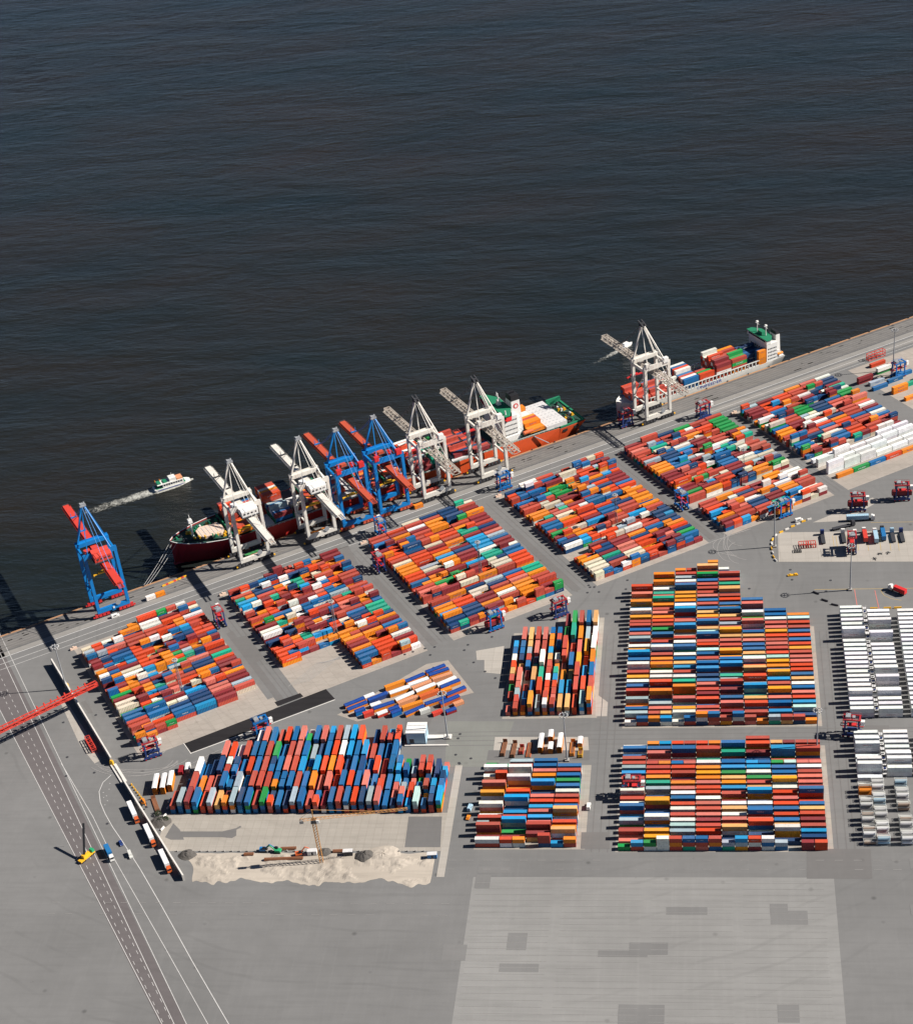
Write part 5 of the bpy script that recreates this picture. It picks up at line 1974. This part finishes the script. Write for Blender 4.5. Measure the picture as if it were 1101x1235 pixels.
def truck(label, u, v, deg, cab, load=None, lcol=None, length=12.2, name='truck', tank=False, bare=False):
    t = thing(name, label, 'truck', G(u, v, .05), R(deg))
    h = length / 2
    ch = MB()
    ch.box(-h, h + 1.5, -.5, .5, .85, 1.15)
    ch.box(-h, h + .2, -1.2, 1.2, 1.15, 1.32)
    ch.build('chassis', M['dark_steel'], t)
    c = MB()
    c.taper(h + 1.3, h + 3.6, -1.22, 1.22, .7, 3.3, .1)
    c.taper(h + 1.35, h + 2.6, -1.1, 1.1, 3.3, 3.85, .15)
    co = c.build('cab', cab, t)
    MB().box(h + 3.5, h + 3.56, -1.02, 1.02, 2.0, 3.0).build('windscreen', M['glass'], co)
    for x in (-h + 1.2, -h + 2.5, -h + 3.8, h + .6, h + 2.6):
        for sy in (-1, 1):
            MB().tube((x, sy * .78, .5), (x, sy * 1.2, .5), .5, n=10).build('wheel', M['rubber'], t)
    if tank:
        b = MB()
        b.tube((-h + .1, 0, 2.75), (h - .2, 0, 2.75), 1.35, n=16)
        for k in range(5):
            b.tube((-h + 1 + k * (length - 2.2) / 4, 0, 2.75), (-h + 1.15 + k * (length - 2.2) / 4, 0, 2.75), 1.42, n=16)
        b.build('tank', lcol, t)
    elif lcol is not None:
        b = MB()
        b.taper(-h, h - .1, -1.25, 1.25, 1.33, 4.0, .02)
        for k in range(13):
            x = -h + .3 + k * (length - .7) / 12
            b.box(x - .06, x + .06, -1.28, 1.28, 1.4, 4.03)
        b.build('trailer_body', lcol, t)
    return t


truck('white tarpaulin trailer with red cab, uppermost of three parked along the wall', 160.5, 981, -60, M['orange_red'], lcol=M['tarp_white'], length=12.5)
truck('white tarpaulin trailer with red cab, middle of three parked along the wall', 180.5, 1009, -60, M['orange_red'], lcol=M['tarp_white'], length=12.5)
truck('white tarpaulin trailer, lowest of three parked along the wall', 199, 1040, -60, M['orange_red'], lcol=M['tarp_white'], length=12.5)
truck('blue lorry parked beside the mobile crane at the bottom left', 131.5, 1030, -58, M['white'], lcol=M['hull_blue'], length=7.5)
truck('pale blue articulated lorry driving along the lanes above the pad', 1034, 627.5, 2, M['white'], lcol=M['wall_blue'], length=13.5)
truck('lorry with empty rust brown trailer turning behind the pad', 1014, 637, 22, M['dark_steel'], length=11)
truck('truck with white cab and red trailer at the right edge', 1085, 715.5, 140, M['white'], lcol=M['red'], length=8)
for (u, v, cabm, body, lb) in ((992.5, 652, 'carrier_navy', None, 'empty truck with dark blue cab, leftmost on the pale pad'), (1017.5, 651, 'white', None, 'empty truck with white cab left of the mast on the pale pad'),
                               (1043, 650, 'white', 'crane_red', 'truck carrying a bright red box on the pale pad'), (1056, 651, 'white', 'wall_blue', 'truck carrying a short pale blue box on the pale pad'),
                               (1065, 648, 'dark_steel', 'hull_blue', 'truck carrying a steel blue box on the pale pad'), (1077, 650, 'wall_blue', None, 'empty truck with pale blue cab, second from the right edge of the pad'), (1088, 650, 'carrier_navy', None, 'empty truck with navy cab at the right end of the pad')):
    truck(lb, u, v, 92, M[cabm], lcol=M[body] if body else None, length=10 if body else 9)

# mobile crane at the bottom left
t = thing('mobile_crane', 'yellow mobile crane with a dark raised boom at the bottom left', 'crane', G(105, 1035, .05), R(60))
b = MB()
b.box(-5, 5, -1.3, 1.3, .8, 1.6)
bo = b.build('chassis', M['yellow'], t)
for x in (-3.8, -2.2, 2.2, 3.8):
    for sy in (-1, 1):
        MB().tube((x, sy * .8, .55), (x, sy * 1.3, .55), .55, n=10).build('wheel', M['rubber'], bo)
MB().taper(-2.6, 2.0, -1.2, 1.2, 1.6, 3.4, .2).build('turret', M['yellow'], t)
MB().taper(3.2, 5.0, -1.2, 1.2, 1.6, 3.2, .15).build('cab', M['ink_green'], t)
bp0, bp1 = Vector((-1.0, 0, 3.2)), None
tipw = G(100.5, 993, 15)
loc = Matrix.Rotation(-R(60), 4, 'Z') @ (tipw - G(105, 1035, .05))
b = MB()
b.bar(bp0, loc, 1.0, 1.0)
b.bar(bp0.lerp(loc, .5), loc * 1.0, .7, .7)
b.build('boom', M['black'], t)
MB().tube(loc, loc - Vector((0, 0, 4)), .08, n=5).build('hoist_rope', M['dark_steel'], t)
MB().tube(bp0 + Vector((1.6, 0, -.6)), bp0.lerp(loc, .3), .28, n=8).build('boom_cylinder', M['grey_steel'], t)

# red frames leaning beside the wall, low frames on the pad
def frame(label, u, v, deg, L, W, H, m, levels=2):
    t = MB()
    for z in [H * i / levels for i in range(levels + 1)]:
        z += .1
        for sy in (-1, 1):
            t.bar((-L / 2, sy * W / 2, z), (L / 2, sy * W / 2, z), .32)
        for k in range(5):
            t.bar((-L / 2 + L * k / 4, -W / 2, z), (-L / 2 + L * k / 4, W / 2, z), .26)
    for sx in (-1, 0, 1):
        for sy in (-1, 1):
            t.bar((sx * L / 2, sy * W / 2, .1), (sx * L / 2, sy * W / 2, H), .28)
    o = t.build('steel_frame', m, None, G(u, v, .03), R(deg))
    tag(o, label, 'frame')


frame('tall red steel frame standing on the pale strip beside the screen wall', 110, 900, -57, 13, 2.6, 2.8, M['crane_red'])
frame('left one of two small red frames lying on the pale pad', 969, 659, 5, 5.5, 4.2, 2.4, M['crane_red'], 1)
frame('right one of two small red frames lying on the pale pad', 978, 658.5, 5, 5.5, 4.2, 2.4, M['crane_red'], 1)
frame('low dark frame on the truck pad left of the two red ones', 962, 665, 5, 4, 3, .8, M['dark_steel'], 1)
frame('large red spreader frame behind the purple box in the far right yard', 1056, 431, 33, 14, 3, 4.5, M['crane_red'])
for k, (u, v) in enumerate(((1061, 668), (1071, 667), (1055, 674))):
    o = MB()
    o.bar((-1.5, -.8, .2), (1.5, .9, .2), .3)
    o.bar((-1.2, .8, .25), (1.4, -.6, .25), .25)
    o.bar((-.2, -1.2, .5), (.3, 1.4, .5), .22)
    tag(o.build('scrap_steel', M['dark_steel'], None, G(u, v, .05), R(40 * k)), ('small tangle of dark steel on the pad right of the mast', 'small tangle of dark steel farthest right on the pad', 'small dark steel scrap at the front edge of the pad')[k], 'scrap')

# ------------------------------------------------------------------ cabin beside the bottom left block
p = G(491.3, 898, .03)
t = thing('switchgear_cabin', 'pale blue cabin with flat white roof right of the bottom left block', 'cabin', p)
MB().box(0, 10.4, 0, 9.2, 0, 7.6).build('wall', M['wall_blue'], t)
MB().box(-.2, 10.6, -.2, 9.4, 7.6, 8.0).build('roof', M['white'], t)
MB().box(1.5, 3.9, -.06, .0, .9, 3.6).build('door', M['dark_steel'], t)
MB().box(.4, 10, 2, 2.3, 8.0, 8.2).build('roof_seam', M['hatch_grey'], t)
MB().box(.4, 10, 6.4, 6.7, 8.0, 8.2).build('roof_seam', M['hatch_grey'], t)
for k in range(3):
    MB().box(10.4, 10.46, 1.2 + k * 2.6, 2.8 + k * 2.6, 4.2, 5.8).build('louvre', M['grey_steel'], t)
o = MB()
o.box(0, 24, 0, 1.0, 0, .6)
tag(o.build('concrete_kerb', M['wall_top'], None, G(488, 900.5, .02)), 'pale kerb in front of the pale blue cabin', 'kerb')
o = MB()
o.box(0, 13, 0, 3, 0, .35)
o.box(9.5, 13.6, -.7, 3.2, 0, .55)
tag(o.build('mast_plinth', M['wall_top'], None, G(514.5, 891, .02)), 'long concrete plinth between the cabin and its lamp mast', 'plinth')

# ------------------------------------------------------------------ flat racks and tarpaulined boxes behind the bottom middle block
def flat_rack(label, u, v, deg, m, L=12.19, walls=True, z=.05):
    t = thing('flat_rack', label, 'flat rack', G(u, v, z), R(deg))
    b = MB()
    for sy in (-1, 1):
        b.box(-L / 2, L / 2, sy * 1.1 - .12, sy * 1.1 + .12, 0, .6)
    b.build('side_rail', m, t)
    n = int(L / 1.0)
    for k in range(n):
        x = -L / 2 + L * (k + .5) / n
        MB().box(x - .4, x + .4, -.97, .97, .42, .58).build('deck_plank', M['rust_steel'], t)
    if walls:
        for sx in (-1, 1):
            MB().box(sx * (L / 2 - .12) - .12, sx * (L / 2 - .12) + .12, -1.2, 1.2, .6, 2.5).build('end_wall', m, t)
    return t


flat_rack('rust brown double flat rack, leftmost behind the bottom middle block', 607.5, 904, 87, M['rust_steel'], walls=True)
flat_rack('rust brown flat rack, second from left behind the bottom middle block', 619.5, 905.5, 87, M['rust_steel'])
flat_rack('grey decked flat rack with a red box end behind the bottom middle block', 629, 906, 88, M['crane_red'], L=6.06)
flat_rack('open orange skeletal flat rack left of the dark bay', 638.5, 905, 88, M['orange_red'], walls=False)
flat_rack('bright orange flat rack left of the last tarpaulined box', 690.5, 904, 90, M['orange'])
flat_rack('orange flat rack at the right end of the storage strip', 700, 910, 90, M['yellow'], L=6.06)
flat_rack('brown flat rack lying beside the orange excavator', 188, 972, -64, M['rust_steel'])


def open_top(label, p, deg, L, m, tarp, H=2.6):
    t = thing('open_top_container', label, 'open top container', p, R(deg), 'open top containers with tarpaulins')
    b = MB()
    h = L / 2
    b.box(-h, h, -1.2, 1.2, .1, H - .25)
    for k in range(int(L / 1.2) + 1):
        x = -h + .06 + (L - .12) * k / int(L / 1.2)
        b.box(x - .06, x + .06, -1.24, 1.24, .0, H - .2)
    b.build('box', m, t)
    if tarp:
        b = MB()
        n = int(L / 1.5)
        P = []
        rr = random.Random(int(p.x * 10))
        for k in range(n + 1):
            x = -h - .04 + (L + .08) * k / n
            q = rr.uniform(-.08, .1)
            P += [(x, -1.28, H - .75), (x, -1.27, H - .12 + q * .4), (x, 0, H + .12 + q), (x, 1.27, H - .12 + q * .4), (x, 1.28, H - .75)]
        F = []
        for k in range(n):
            for j in range(4):
                F.append((k * 5 + j, k * 5 + 5 + j, k * 5 + 6 + j, k * 5 + 1 + j)[::-1])
        b.add(P, F)
        b.build('tarpaulin', tarp, t)
    return t


WHT = [(653, 900, 'white topped orange box, left one in the row of tarpaulined boxes', 12.19, 4.2), (665, 893, 'white topped orange box, back one of the middle pair', 6.06, 5.2), (664.5, 905, 'white topped orange box, front one of the middle pair', 6.06, 3.6),
       (676, 900, 'white topped orange box just left of the lamp mast', 12.19, 4.4), (700, 897, 'small white topped box at the right end of the storage strip', 6.06, 2.8)]
for (u, v, lb, L, H) in WHT:
    open_top(lb, G(u, v, .03), 89, L, M['orange'], M['tarp_white'], H)
for (u, v, lb, tm_) in ((189.5, 950, 'white topped orange box, left of three by the boundary wall', 'tarp_white'), (199, 949.5, 'white and blue topped orange box, middle of three by the boundary wall', 'tarp_white'), (207.5, 946.5, 'white topped orange box, right of three by the boundary wall', 'tarp_white')):
    open_top(lb, G(u, v, .03), 97, 12.19, M['orange'], M[tm_], 5.0)
o = open_top('dark red box lying behind the three white topped boxes', G(219, 931, .03), 97, 6.06, M['hull_shade_box_maroon'], None)
o = open_top('small white topped box near the left end of the bottom left block', G(227, 928, .03), 97, 6.06, M['white'], M['tarp_white'])
# the mixed block of open tops in the middle
OT = [(525, 805.5, 12, 'o', 'b'), (529, 810.2, 12, 'o', 'b'), (533, 814.5, 12, 's', None), (538, 820, 12, 'w', 'w'), (542.5, 824, 12, 'o', 'b'), (538, 830.5, 6, 'o', None), (549.5, 832.5, 12, 'r', 'b'),
      (500, 816, 12, 'o', 'b'), (504.5, 820.5, 12, 'w', 'w'), (508.5, 825.5, 12, 's', None), (513, 829, 12, 'o', 'w'), (517.5, 835.5, 12, 'r', None), (524.5, 844, 12, 'o', 'b'), (542, 843.5, 12, 'r', 'b'), (552.5, 845.5, 6, 's', None), (543.5, 855, 6, 'm', 'b'),
      (476, 824.5, 12, 'o', None), (481.5, 832, 12, 'o', 'w'), (488, 838, 12, 'o', 'w'), (491.5, 843, 12, 's', None), (497, 848.5, 12, 'o', None), (499.5, 855, 12, 'o', 'b'),
      (445, 837.5, 6, 's', 'w'), (455.5, 840, 12, 'n', 'b'), (452.5, 847.5, 6, 'n', 'w'), (462.5, 850, 12, 'o', 'b'), (474.5, 852.5, 6, 'r', 'b'), (477.5, 858, 6, 'b', 'b'), (460.5, 858.5, 6, 'R', 'w'),
      (427, 845, 12, 'o', 'b'), (430.5, 850, 12, 'o', 'b'), (434, 856.5, 6, 'b', 'b'), (512, 855, 6, 'w', None), (527, 857, 6, 'R', None), (444, 859, 6, 'R', None)]
OC = {'o': ('orange', 'orange'), 's': ('salmon', 'salmon'), 'w': ('white', 'hull_white'), 'r': ('red', 'orange_red'), 'n': ('navy', 'carrier_navy'), 'm': ('maroon', 'hull_shade_box_maroon'), 'R': ('red', 'crane_red'), 'b': ('blue', 'carrier_blue')}
rh0 = random.Random(9)
for i, (u, v, L, c, tp) in enumerate(OT):
    grp = 'right' if u > 515 + (v - 830) * .6 else ('middle' if u > 468 + (v - 840) * .4 else 'left')
    same = sorted([q for q in OT if q[3] == c and q[4] == tp and q[2] == L and q is not OT[i]] + [OT[i]], key=lambda q: (q[0]))
    n = same.index(OT[i]) + 1
    tx = {'b': 'under blue tarpaulin', 'w': 'under white tarpaulin', None: 'without cover'}[tp]
    nth = 'the only one' if len(same) == 1 else f'{ORD[n]} from left among these'
    lb = f"{'long' if L == 12 else 'short'} {OC[c][0]} open top {tx}, {nth} in the mixed block"
    open_top(lb, G(u, v, 2.6) - Vector((0, 0, 2.57)), 33.4 + rh0.uniform(-5, 5), 12.19 if L == 12 else 6.06, M[OC[c][1]], {'b': M['tarp_blue'], 'w': M['tarp_white'], None: None}[tp], rh0.uniform(2.2, 3.3))

# ------------------------------------------------------------------ reefer racks between the white columns
def rack(label, x, y0, n, skip=()):
    t = thing('reefer_rack', label, 'rack', (x, y0, .03))
    for r in range(n):
        y = -r * ROWP - 1.0
        if r % 1 == 0:
            pf = MB()
            for z in (2.6, 5.3):
                pf.box(-1.0, 1.0, y - 1.1, y + 1.1, z, z + .12)
            for sx in (-1, 1):
                for sy in (-1, 1):
                    pf.bar((sx * .95, y + sy * 1.0, 0), (sx * .95, y + sy * 1.0, 6.3), .12)
                pf.bar((sx * .95, y - 1, 6.3), (sx * .95, y + 1, 6.3), .08)
            pf.build('platform', M['hatch_grey'], t)
        if r % 3:
            MB().box(-.6, .6, y - .35, y + .35, 5.42, 6.2).build('socket_box', M['carrier_navy'] if r % 2 else M['hull_white'], t)
    return t


rack('walkway rack with sockets between the columns of the upper reefer block', 224.9, -44.5, 24)
rack('walkway rack with sockets between the columns of the lower reefer block', 225.3, -158.5, 8)

# ------------------------------------------------------------------ tank containers at the bottom right
def tank_container(m):
    t = thing('tank_container', 'tank', 'tank container', group='tank containers stacked at the bottom right')
    b = MB()
    for sy in (-1.15, 1.15):
        for z in (.08, 2.5):
            b.bar((-3, sy, z), (3, sy, z), .14)
        for sx in (-3, 3):
            b.bar((sx, sy, 0), (sx, sy, 2.58), .16)
            b.bar((sx, -sy, .1), (sx, sy, 2.5), .1)
    for sx in (-3, 3):
        for z in (.08, 2.5):
            b.bar((sx, -1.15, z), (sx, 1.15, z), .14)
    b.box(-2.6, 2.6, -.22, .22, 2.44, 2.52)
    b.build('frame', M['hull_white'] if m is not M['orange'] else m, t)
    b = MB()
    b.tube((-2.75, 0, 1.28), (2.75, 0, 1.28), 1.1, n=16)
    b.tube((-2.9, 0, 1.28), (-2.75, 0, 1.28), .7, 1.1, n=16)
    b.tube((2.75, 0, 1.28), (2.9, 0, 1.28), 1.1, .7, n=16)
    b.build('tank', m, t)
    return t


protos = {'w': (tank_container(M['tarp_white']), []), 'g': (tank_container(M['hatch_grey']), []), 'o': (tank_container(M['orange']), []), 's': (tank_container(M['wall_blue']), []), 'r': (tank_container(M['crane_red']), []), 'k': (tank_container(M['rust_grey']), [])}
TK = ['ggs', 'kws', 'owg', 'kww', 'gsk', 'ggk', '.g.', 'kgw', 'ggk', 'wwg', 'kwg', 'wrg', 'ksb']
CN = {'w': 'white', 'g': 'grey', 'o': 'orange', 's': 'pale blue', 'r': 'red', 'b': 'white', 'k': 'rusty brown'}
y_ = -195.6
for r, row in enumerate(TK):
    for c, k in enumerate(row):
        if k == '.':
            continue
        kk = k if k in protos else 'w'
        n = 2 if (r + c) % 3 else 1
        xs = (214.5, 221.0, 232.5)[c]
        for ti in range(n):
            pr, us = protos[kk]
            place(pr, us, (xs, y_ - r * 3.55, .03 + ti * 2.6), 0, f"{CN[k]} tank container {'on top' if ti == n - 1 else 'at the bottom'}, {ORD[r + 1]} row from back, {('left', 'middle', 'right')[c]} column below reefers")

# ------------------------------------------------------------------ barriers
def barrier(label, u, v, deg, m, L=4.0, grp=None, name='barrier'):
    b = MB()
    b.add([(-L / 2, -.45, 0), (L / 2, -.45, 0), (L / 2, .45, 0), (-L / 2, .45, 0), (-L / 2, -.22, .95), (L / 2, -.22, .95), (L / 2, .22, .95), (-L / 2, .22, .95)],
          [(0, 3, 2, 1), (4, 5, 6, 7), (0, 1, 5, 4), (1, 2, 6, 5), (2, 3, 7, 6), (3, 0, 4, 7)])
    tag(b.build(name, m, None, G(u, v, .03), R(deg)), label, 'barrier', grp)


BR = [(984, 715.5, -35), (994.5, 724.4, -33), (1006.6, 729.9, -24), (1020.8, 733, -4), (1036, 733.8, -2), (1053.7, 734.2, 0), (1070, 733.8, 2), (1082.6, 733.4, 2)]
for i, (u, v, d) in enumerate(BR):
    barrier(f'dark yellow barrier block, {ORD[i + 1]} from left in the curved row above the reefers', u, v, d, M['yellow'] if i > 2 else M['dark_steel'], 4.2, 'barriers in the curved row')
BY = [(932, 667, -80), (930.5, 662, -85), (930.5, 656, 85), (931.5, 651, 70), (935, 646, 45), (942, 642, 30), (949, 638.5, 28), (956, 635, 26), (962.5, 632, 24), (969, 629, 22), (976, 626.5, 18), (933, 672, -70), (935.5, 676, -60)]
for i, (u, v, d) in enumerate(BY):
    barrier(f'pale yellow barrier, {ORD[i + 1]} of those curving round the left end of the pad', u, v, d, M['yellow'] if i % 2 else M['wall_top'], 2.6, 'barriers curving round the pad')
for i in range(6):
    barrier(f'small orange barrier, {ORD[i + 1]} from the top in the row beside the boundary wall', 159 + i * 2.3, 947 + i * 3.1, -58, M['yellow'], 1.1, 'orange barriers beside the boundary wall')
for i in range(9):
    barrier(f'red and yellow barrier on the quay, {ORD[i + 1]} from left near the bow', 198 + i * 3.1, 706.5 - i * 1.35, 33, (M['yellow'], M['crane_red'], M['yellow'])[i % 3], 2.4, 'barriers on the quay near the bow')
for i, (u, v) in enumerate(((205, 966), (203.5, 974), (199, 984), (197.5, 992), (196, 1000))):
    barrier(f'pale concrete block, {ORD[i + 1]} from top at the left end of the concrete field', u, v, 70, M['wall_top'], 3.0, 'blocks at the end of the concrete field')
o = MB()
o.box(-3, 3, -.8, .8, 0, .7)
o.box(-2, -1, -.6, .6, .7, 1.2)
o.box(1, 2.5, -.6, .6, .7, 1.3)
tag(o.build('barrier_pile', M['yellow'], None, G(956, 694, .03), R(8)), 'small pile of yellow and dark barriers alone on the asphalt above the reefers', 'barriers')
for i, (u, v, s0) in enumerate(((265, 706, 0), (60, 786, 0))):
    pass
BUF = [(-236.5, 79.5, 'left slanting block'), (-139, 80.5, 'second slanting block'), (-41.5, 82, 'third slanting block'), (55.5, 80.5, 'fourth slanting block'), (148, 79.5, 'fifth slanting block'), (238, 79.5, 'far right slanting block')]
for s, t_, nm_ in BUF:
    o = MB()
    o.taper(-2.2, 2.2, -.7, .7, 0, 1.3, .15)
    o.box(-.5, .5, -.5, .5, 1.3, 1.9)
    tag(o.build('corner_buffer', M['cream'], None, Q(s, t_, .03), DIAG), f'pale yellow corner buffer at the water side corner of the {nm_}', 'buffer')
for k in range(60):
    s = -330 + k * 13.5
    if s > 460:
        break
BOL = MB()
BOL.tube((0, 0, 0), (0, 0, .55), .38, n=8)
BOL.tube((0, 0, .55), (0, 0, .8), .55, .45, n=8)
bme = BOL.mesh('bollard', M['dark_steel'])
for k in range(44):
    o = bpy.data.objects.new('bollard', bme)
    COL.objects.link(o)
    o.location = Q(-300 + k * 17.5, 119.9, .22)
    tag(o, 'black mooring bollard standing on the rusty edge of the quay', 'bollard', 'bollards along the quay edge')

# ------------------------------------------------------------------ building site at the bottom left
t = thing('tower_crane', 'orange tower crane standing in the sand with its jib over the concrete', 'crane', G(388, 1040, 0))
H = 27.0
b = MB()
for sx in (-.85, .85):
    for sy in (-.85, .85):
        b.bar((sx, sy, 0), (sx, sy, H), .22)
for k in range(16):
    z0, z1 = H * k / 16, H * (k + 1) / 16
    for sy in (-.85, .85):
        b.bar((-.85, sy, z0), (.85, sy, z1), .13)
        b.bar((sy, -.85, z0), (sy, .85, z1), .13)
b.build('tower', M['crane_pale'], t)
b = MB().taper(-1.5, 1.5, -1.5, 1.5, H, H + 1.6, .2)
b.build('slewing_ring', M['dark_steel'], t)
b = MB()
JL = 47
for (y, z) in ((-.7, 0), (.7, 0), (0, 1.2)):
    b.bar((-7, y, H + 1.8 + z), (JL, y * .8, H + 1.8 + z * .9), .14)
for k in range(26):
    x0 = -7 + (JL + 7) * k / 26
    x1 = -7 + (JL + 7) * (k + 1) / 26
    for sy in (-.7, .7):
        b.bar((x0, sy, H + 1.8), ((x0 + x1) / 2, 0, H + 3.0), .07)
        b.bar(((x0 + x1) / 2, 0, H + 3.0), (x1, sy, H + 1.8), .07)
    b.bar((x0, -.7, H + 1.8), (x0, .7, H + 1.8), .07)
j = b.build('jib', M['crane_pale'], t)
b = MB()
b.bar((0, 0, H + 1.6), (0, 0, H + 8), .4)
b.tube((0, 0, H + 8), (JL * .62, 0, H + 3), .09, n=4)
b.tube((0, 0, H + 8), (-6.5, 0, H + 3), .09, n=4)
b.build('mast_top', M['crane_pale'], t)
MB().box(-7, -5, -.8, .9, H + .2, H + 2.0).build('counterweight', M['wall_side'], t)
MB().taper(1.2, 2.8, -1.4, -.2, H - .2, H + 1.7, .1).build('operator_cab', M['white'], t)
t.rotation_euler = (0, 0, R(9))
for k in range(34):
    o = MB().taper(-.35, .35, -.35, .35, 0, .9, .08)
    tag(o.build('concrete_post', M['wall_side'], None, (-142 + k * 4.15, -243.4, .03)), 'small grey post in the row along the edge of the concrete field', 'post', 'posts between the concrete field and the sand')


def digger(label, u, v, deg, m):
    t = thing('excavator', label, 'excavator', G(u, v, .1), R(deg))
    for sy in (-1, 1):
        MB().taper(-1.9, 1.9, sy * 1.1 - .3, sy * 1.1 + .3, 0, .85, .3, 0).build('track', M['rubber'], t)
    MB().taper(-2.0, 1.4, -1.25, 1.25, .95, 2.0, .1).build('body', m, t)
    MB().taper(-.2, 1.4, -1.2, 0, 2.0, 3.1, .15).build('cab', M['glass'], t)
    b = MB()
    b.bar((1.2, .3, 1.7), (3.6, .3, 4.2), .45)
    b.bar((3.6, .3, 4.2), (5.8, .3, 2.4), .35)
    b.build('arm', m, t)
    MB().taper(5.2, 6.4, -.4, 1.0, 1.4, 2.4, .2).build('bucket', M['dark_steel'], t)


digger('orange excavator beside the boundary wall', 173, 969, -60, M['orange'])
digger('orange red excavator in the sand near the pipe stacks', 361, 1031.5, 20, M['orange_red'])
digger('green excavator in the sand behind the pipe stacks', 335, 1028, 170, M['ink_green'])
digger('blue compact excavator in the sand at the edge of the concrete', 318, 1026.5, 0, M['hull_blue'])
for k, (u, v, L, lb) in enumerate(((342, 1037.5, 20, 'long rusty pipe lying across the sand, nearest one'), (348, 1025, 8, 'short rusty pipe at the edge of the concrete field'), (412, 1028, 9, 'rusty pipe bundle right of the tower crane'), (300, 1032, 5, 'short red pipe in the left part of the sand'))):
    o = MB()
    for i in range(3):
        o.tube((-L / 2, i * .62, .36), (L / 2, i * .62, .36), .3, n=8)
    for i in range(2):
        o.tube((-L / 2, .31 + i * .62, .9), (L / 2, .31 + i * .62, .9), .3, n=8)
    tag(o.build('pipe_stack', M['rust_steel'], None, G(u, v, .3), R(3)), lb, 'pipes')
for (u, v, lb) in ((377, 1030, 'white site cabin left of the tower crane'), (420, 1030.5, 'dark site cabin right of the tower crane'), (521.5, 1034, 'small blue site hut at the right end of the sand')):
    t = thing('site_cabin', lb, 'cabin', G(u, v, .2), R(4))
    cm_ = M['white'] if 'white' in lb else (M['dark_steel'] if 'dark' in lb else M['hull_blue'])
    MB().box(-2.4, 2.4, -1.2, 1.2, 0, 2.5).build('wall', cm_, t)
    MB().box(-2.5, 2.5, -1.3, 1.3, 2.5, 2.65).build('roof', M['hatch_grey'], t)
    MB().box(-.4, .5, -1.24, -1.2, .1, 2.1).build('door', M['glass'], t)
rh = random.Random(77)


def heap(label, u, v, r, h, m, name='spoil_heap'):
    b = MB()
    P, n, rings = [], 16, 6
    for j in range(rings + 1):
        rr = r * j / rings
        for i in range(n):
            a0 = 6.2832 * i / n
            k = rr * (1 + .22 * mnoise.noise(Vector((math.cos(a0) * 1.5 + u, math.sin(a0) * 1.5, j * .4))))
            P.append((k * math.cos(a0), k * math.sin(a0) * .8, max(0, h * (1 - (j / rings) ** 1.4) + .35 * h * mnoise.noise(Vector((i * .9, j * 1.1, u))) * (1 - j / rings))))
    F = [(j * n + i, (j + 1) * n + i, (j + 1) * n + (i + 1) % n, j * n + (i + 1) % n) for j in range(rings) for i in range(n)]
    b.add(P, F)
    tag(b.build(name, m, None, G(u, v, .05)), label, 'heap')


heap('dark spoil heap left of the tower crane in the sand', 226, 1031, 5, 2.2, M['rubble'])
heap('dark spoil heap right of the tower crane base', 441, 1033, 6, 2.6, M['rubble'])
heap('smaller dark spoil heap next to the tower crane', 391, 1028, 4, 1.8, M['rubble'])
heap('low brown heap in the right part of the sand', 462, 1032, 10, 1.6, M['sand'])
heap('pile of rubble and weeds between the boundary wall and the concrete field', 194, 992, 6, 2.4, M['rubble'])
for (u, v, lb) in ((193, 990, 'dark green bush growing on the rubble beside the boundary wall'), (190.5, 981.5, 'small dark bush below the brown flat rack'), (199.5, 988.5, 'small dark bush at the corner of the concrete field')):
    t = thing('bush', lb, 'bush', G(u, v, 1.0))
    b = MB()
    for i in range(220):
        d = Vector((rh.gauss(0, 1), rh.gauss(0, 1), abs(rh.gauss(0, .7))))
        p = d * (1.5 / max(1, d.length * .9))
        a_ = Vector((rh.gauss(0, 1), rh.gauss(0, 1), rh.gauss(0, 1))).normalized() * .42
        c_ = Vector((rh.gauss(0, 1), rh.gauss(0, 1), rh.gauss(0, 1))).normalized() * .42
        b.add([p - a_, p + c_, p + a_], [(0, 1, 2)])
    tag(b.build('foliage', M['leaf'], t), kind='stuff')
    MB().tube((0, 0, -1), (0, 0, 1.2), .15, .06, n=6).build('stem', M['rust_steel'], t)
# drains and manhole covers that dot the yard
mc = MB()
mc.tube((0, 0, -.2), (0, 0, .03), .8, n=12)
mme = mc.mesh('manhole_cover', M['dark_steel'])
for i in range(46):
    u, v = rh.choice([(rh.uniform(75, 130), rh.uniform(860, 1020)), (rh.uniform(500, 620), rh.uniform(760, 830)), (rh.uniform(880, 1020), rh.uniform(680, 735)), (rh.uniform(700, 760), rh.uniform(690, 740)), (rh.uniform(540, 580), rh.uniform(880, 930)), (rh.uniform(420, 560), rh.uniform(775, 795))])
    o = bpy.data.objects.new('manhole_cover', mme)
    COL.objects.link(o)
    o.location = G(u, v, .06)
    tag(o, 'dark round manhole cover set in the asphalt of the yard', 'manhole cover', 'manhole covers in the yard')
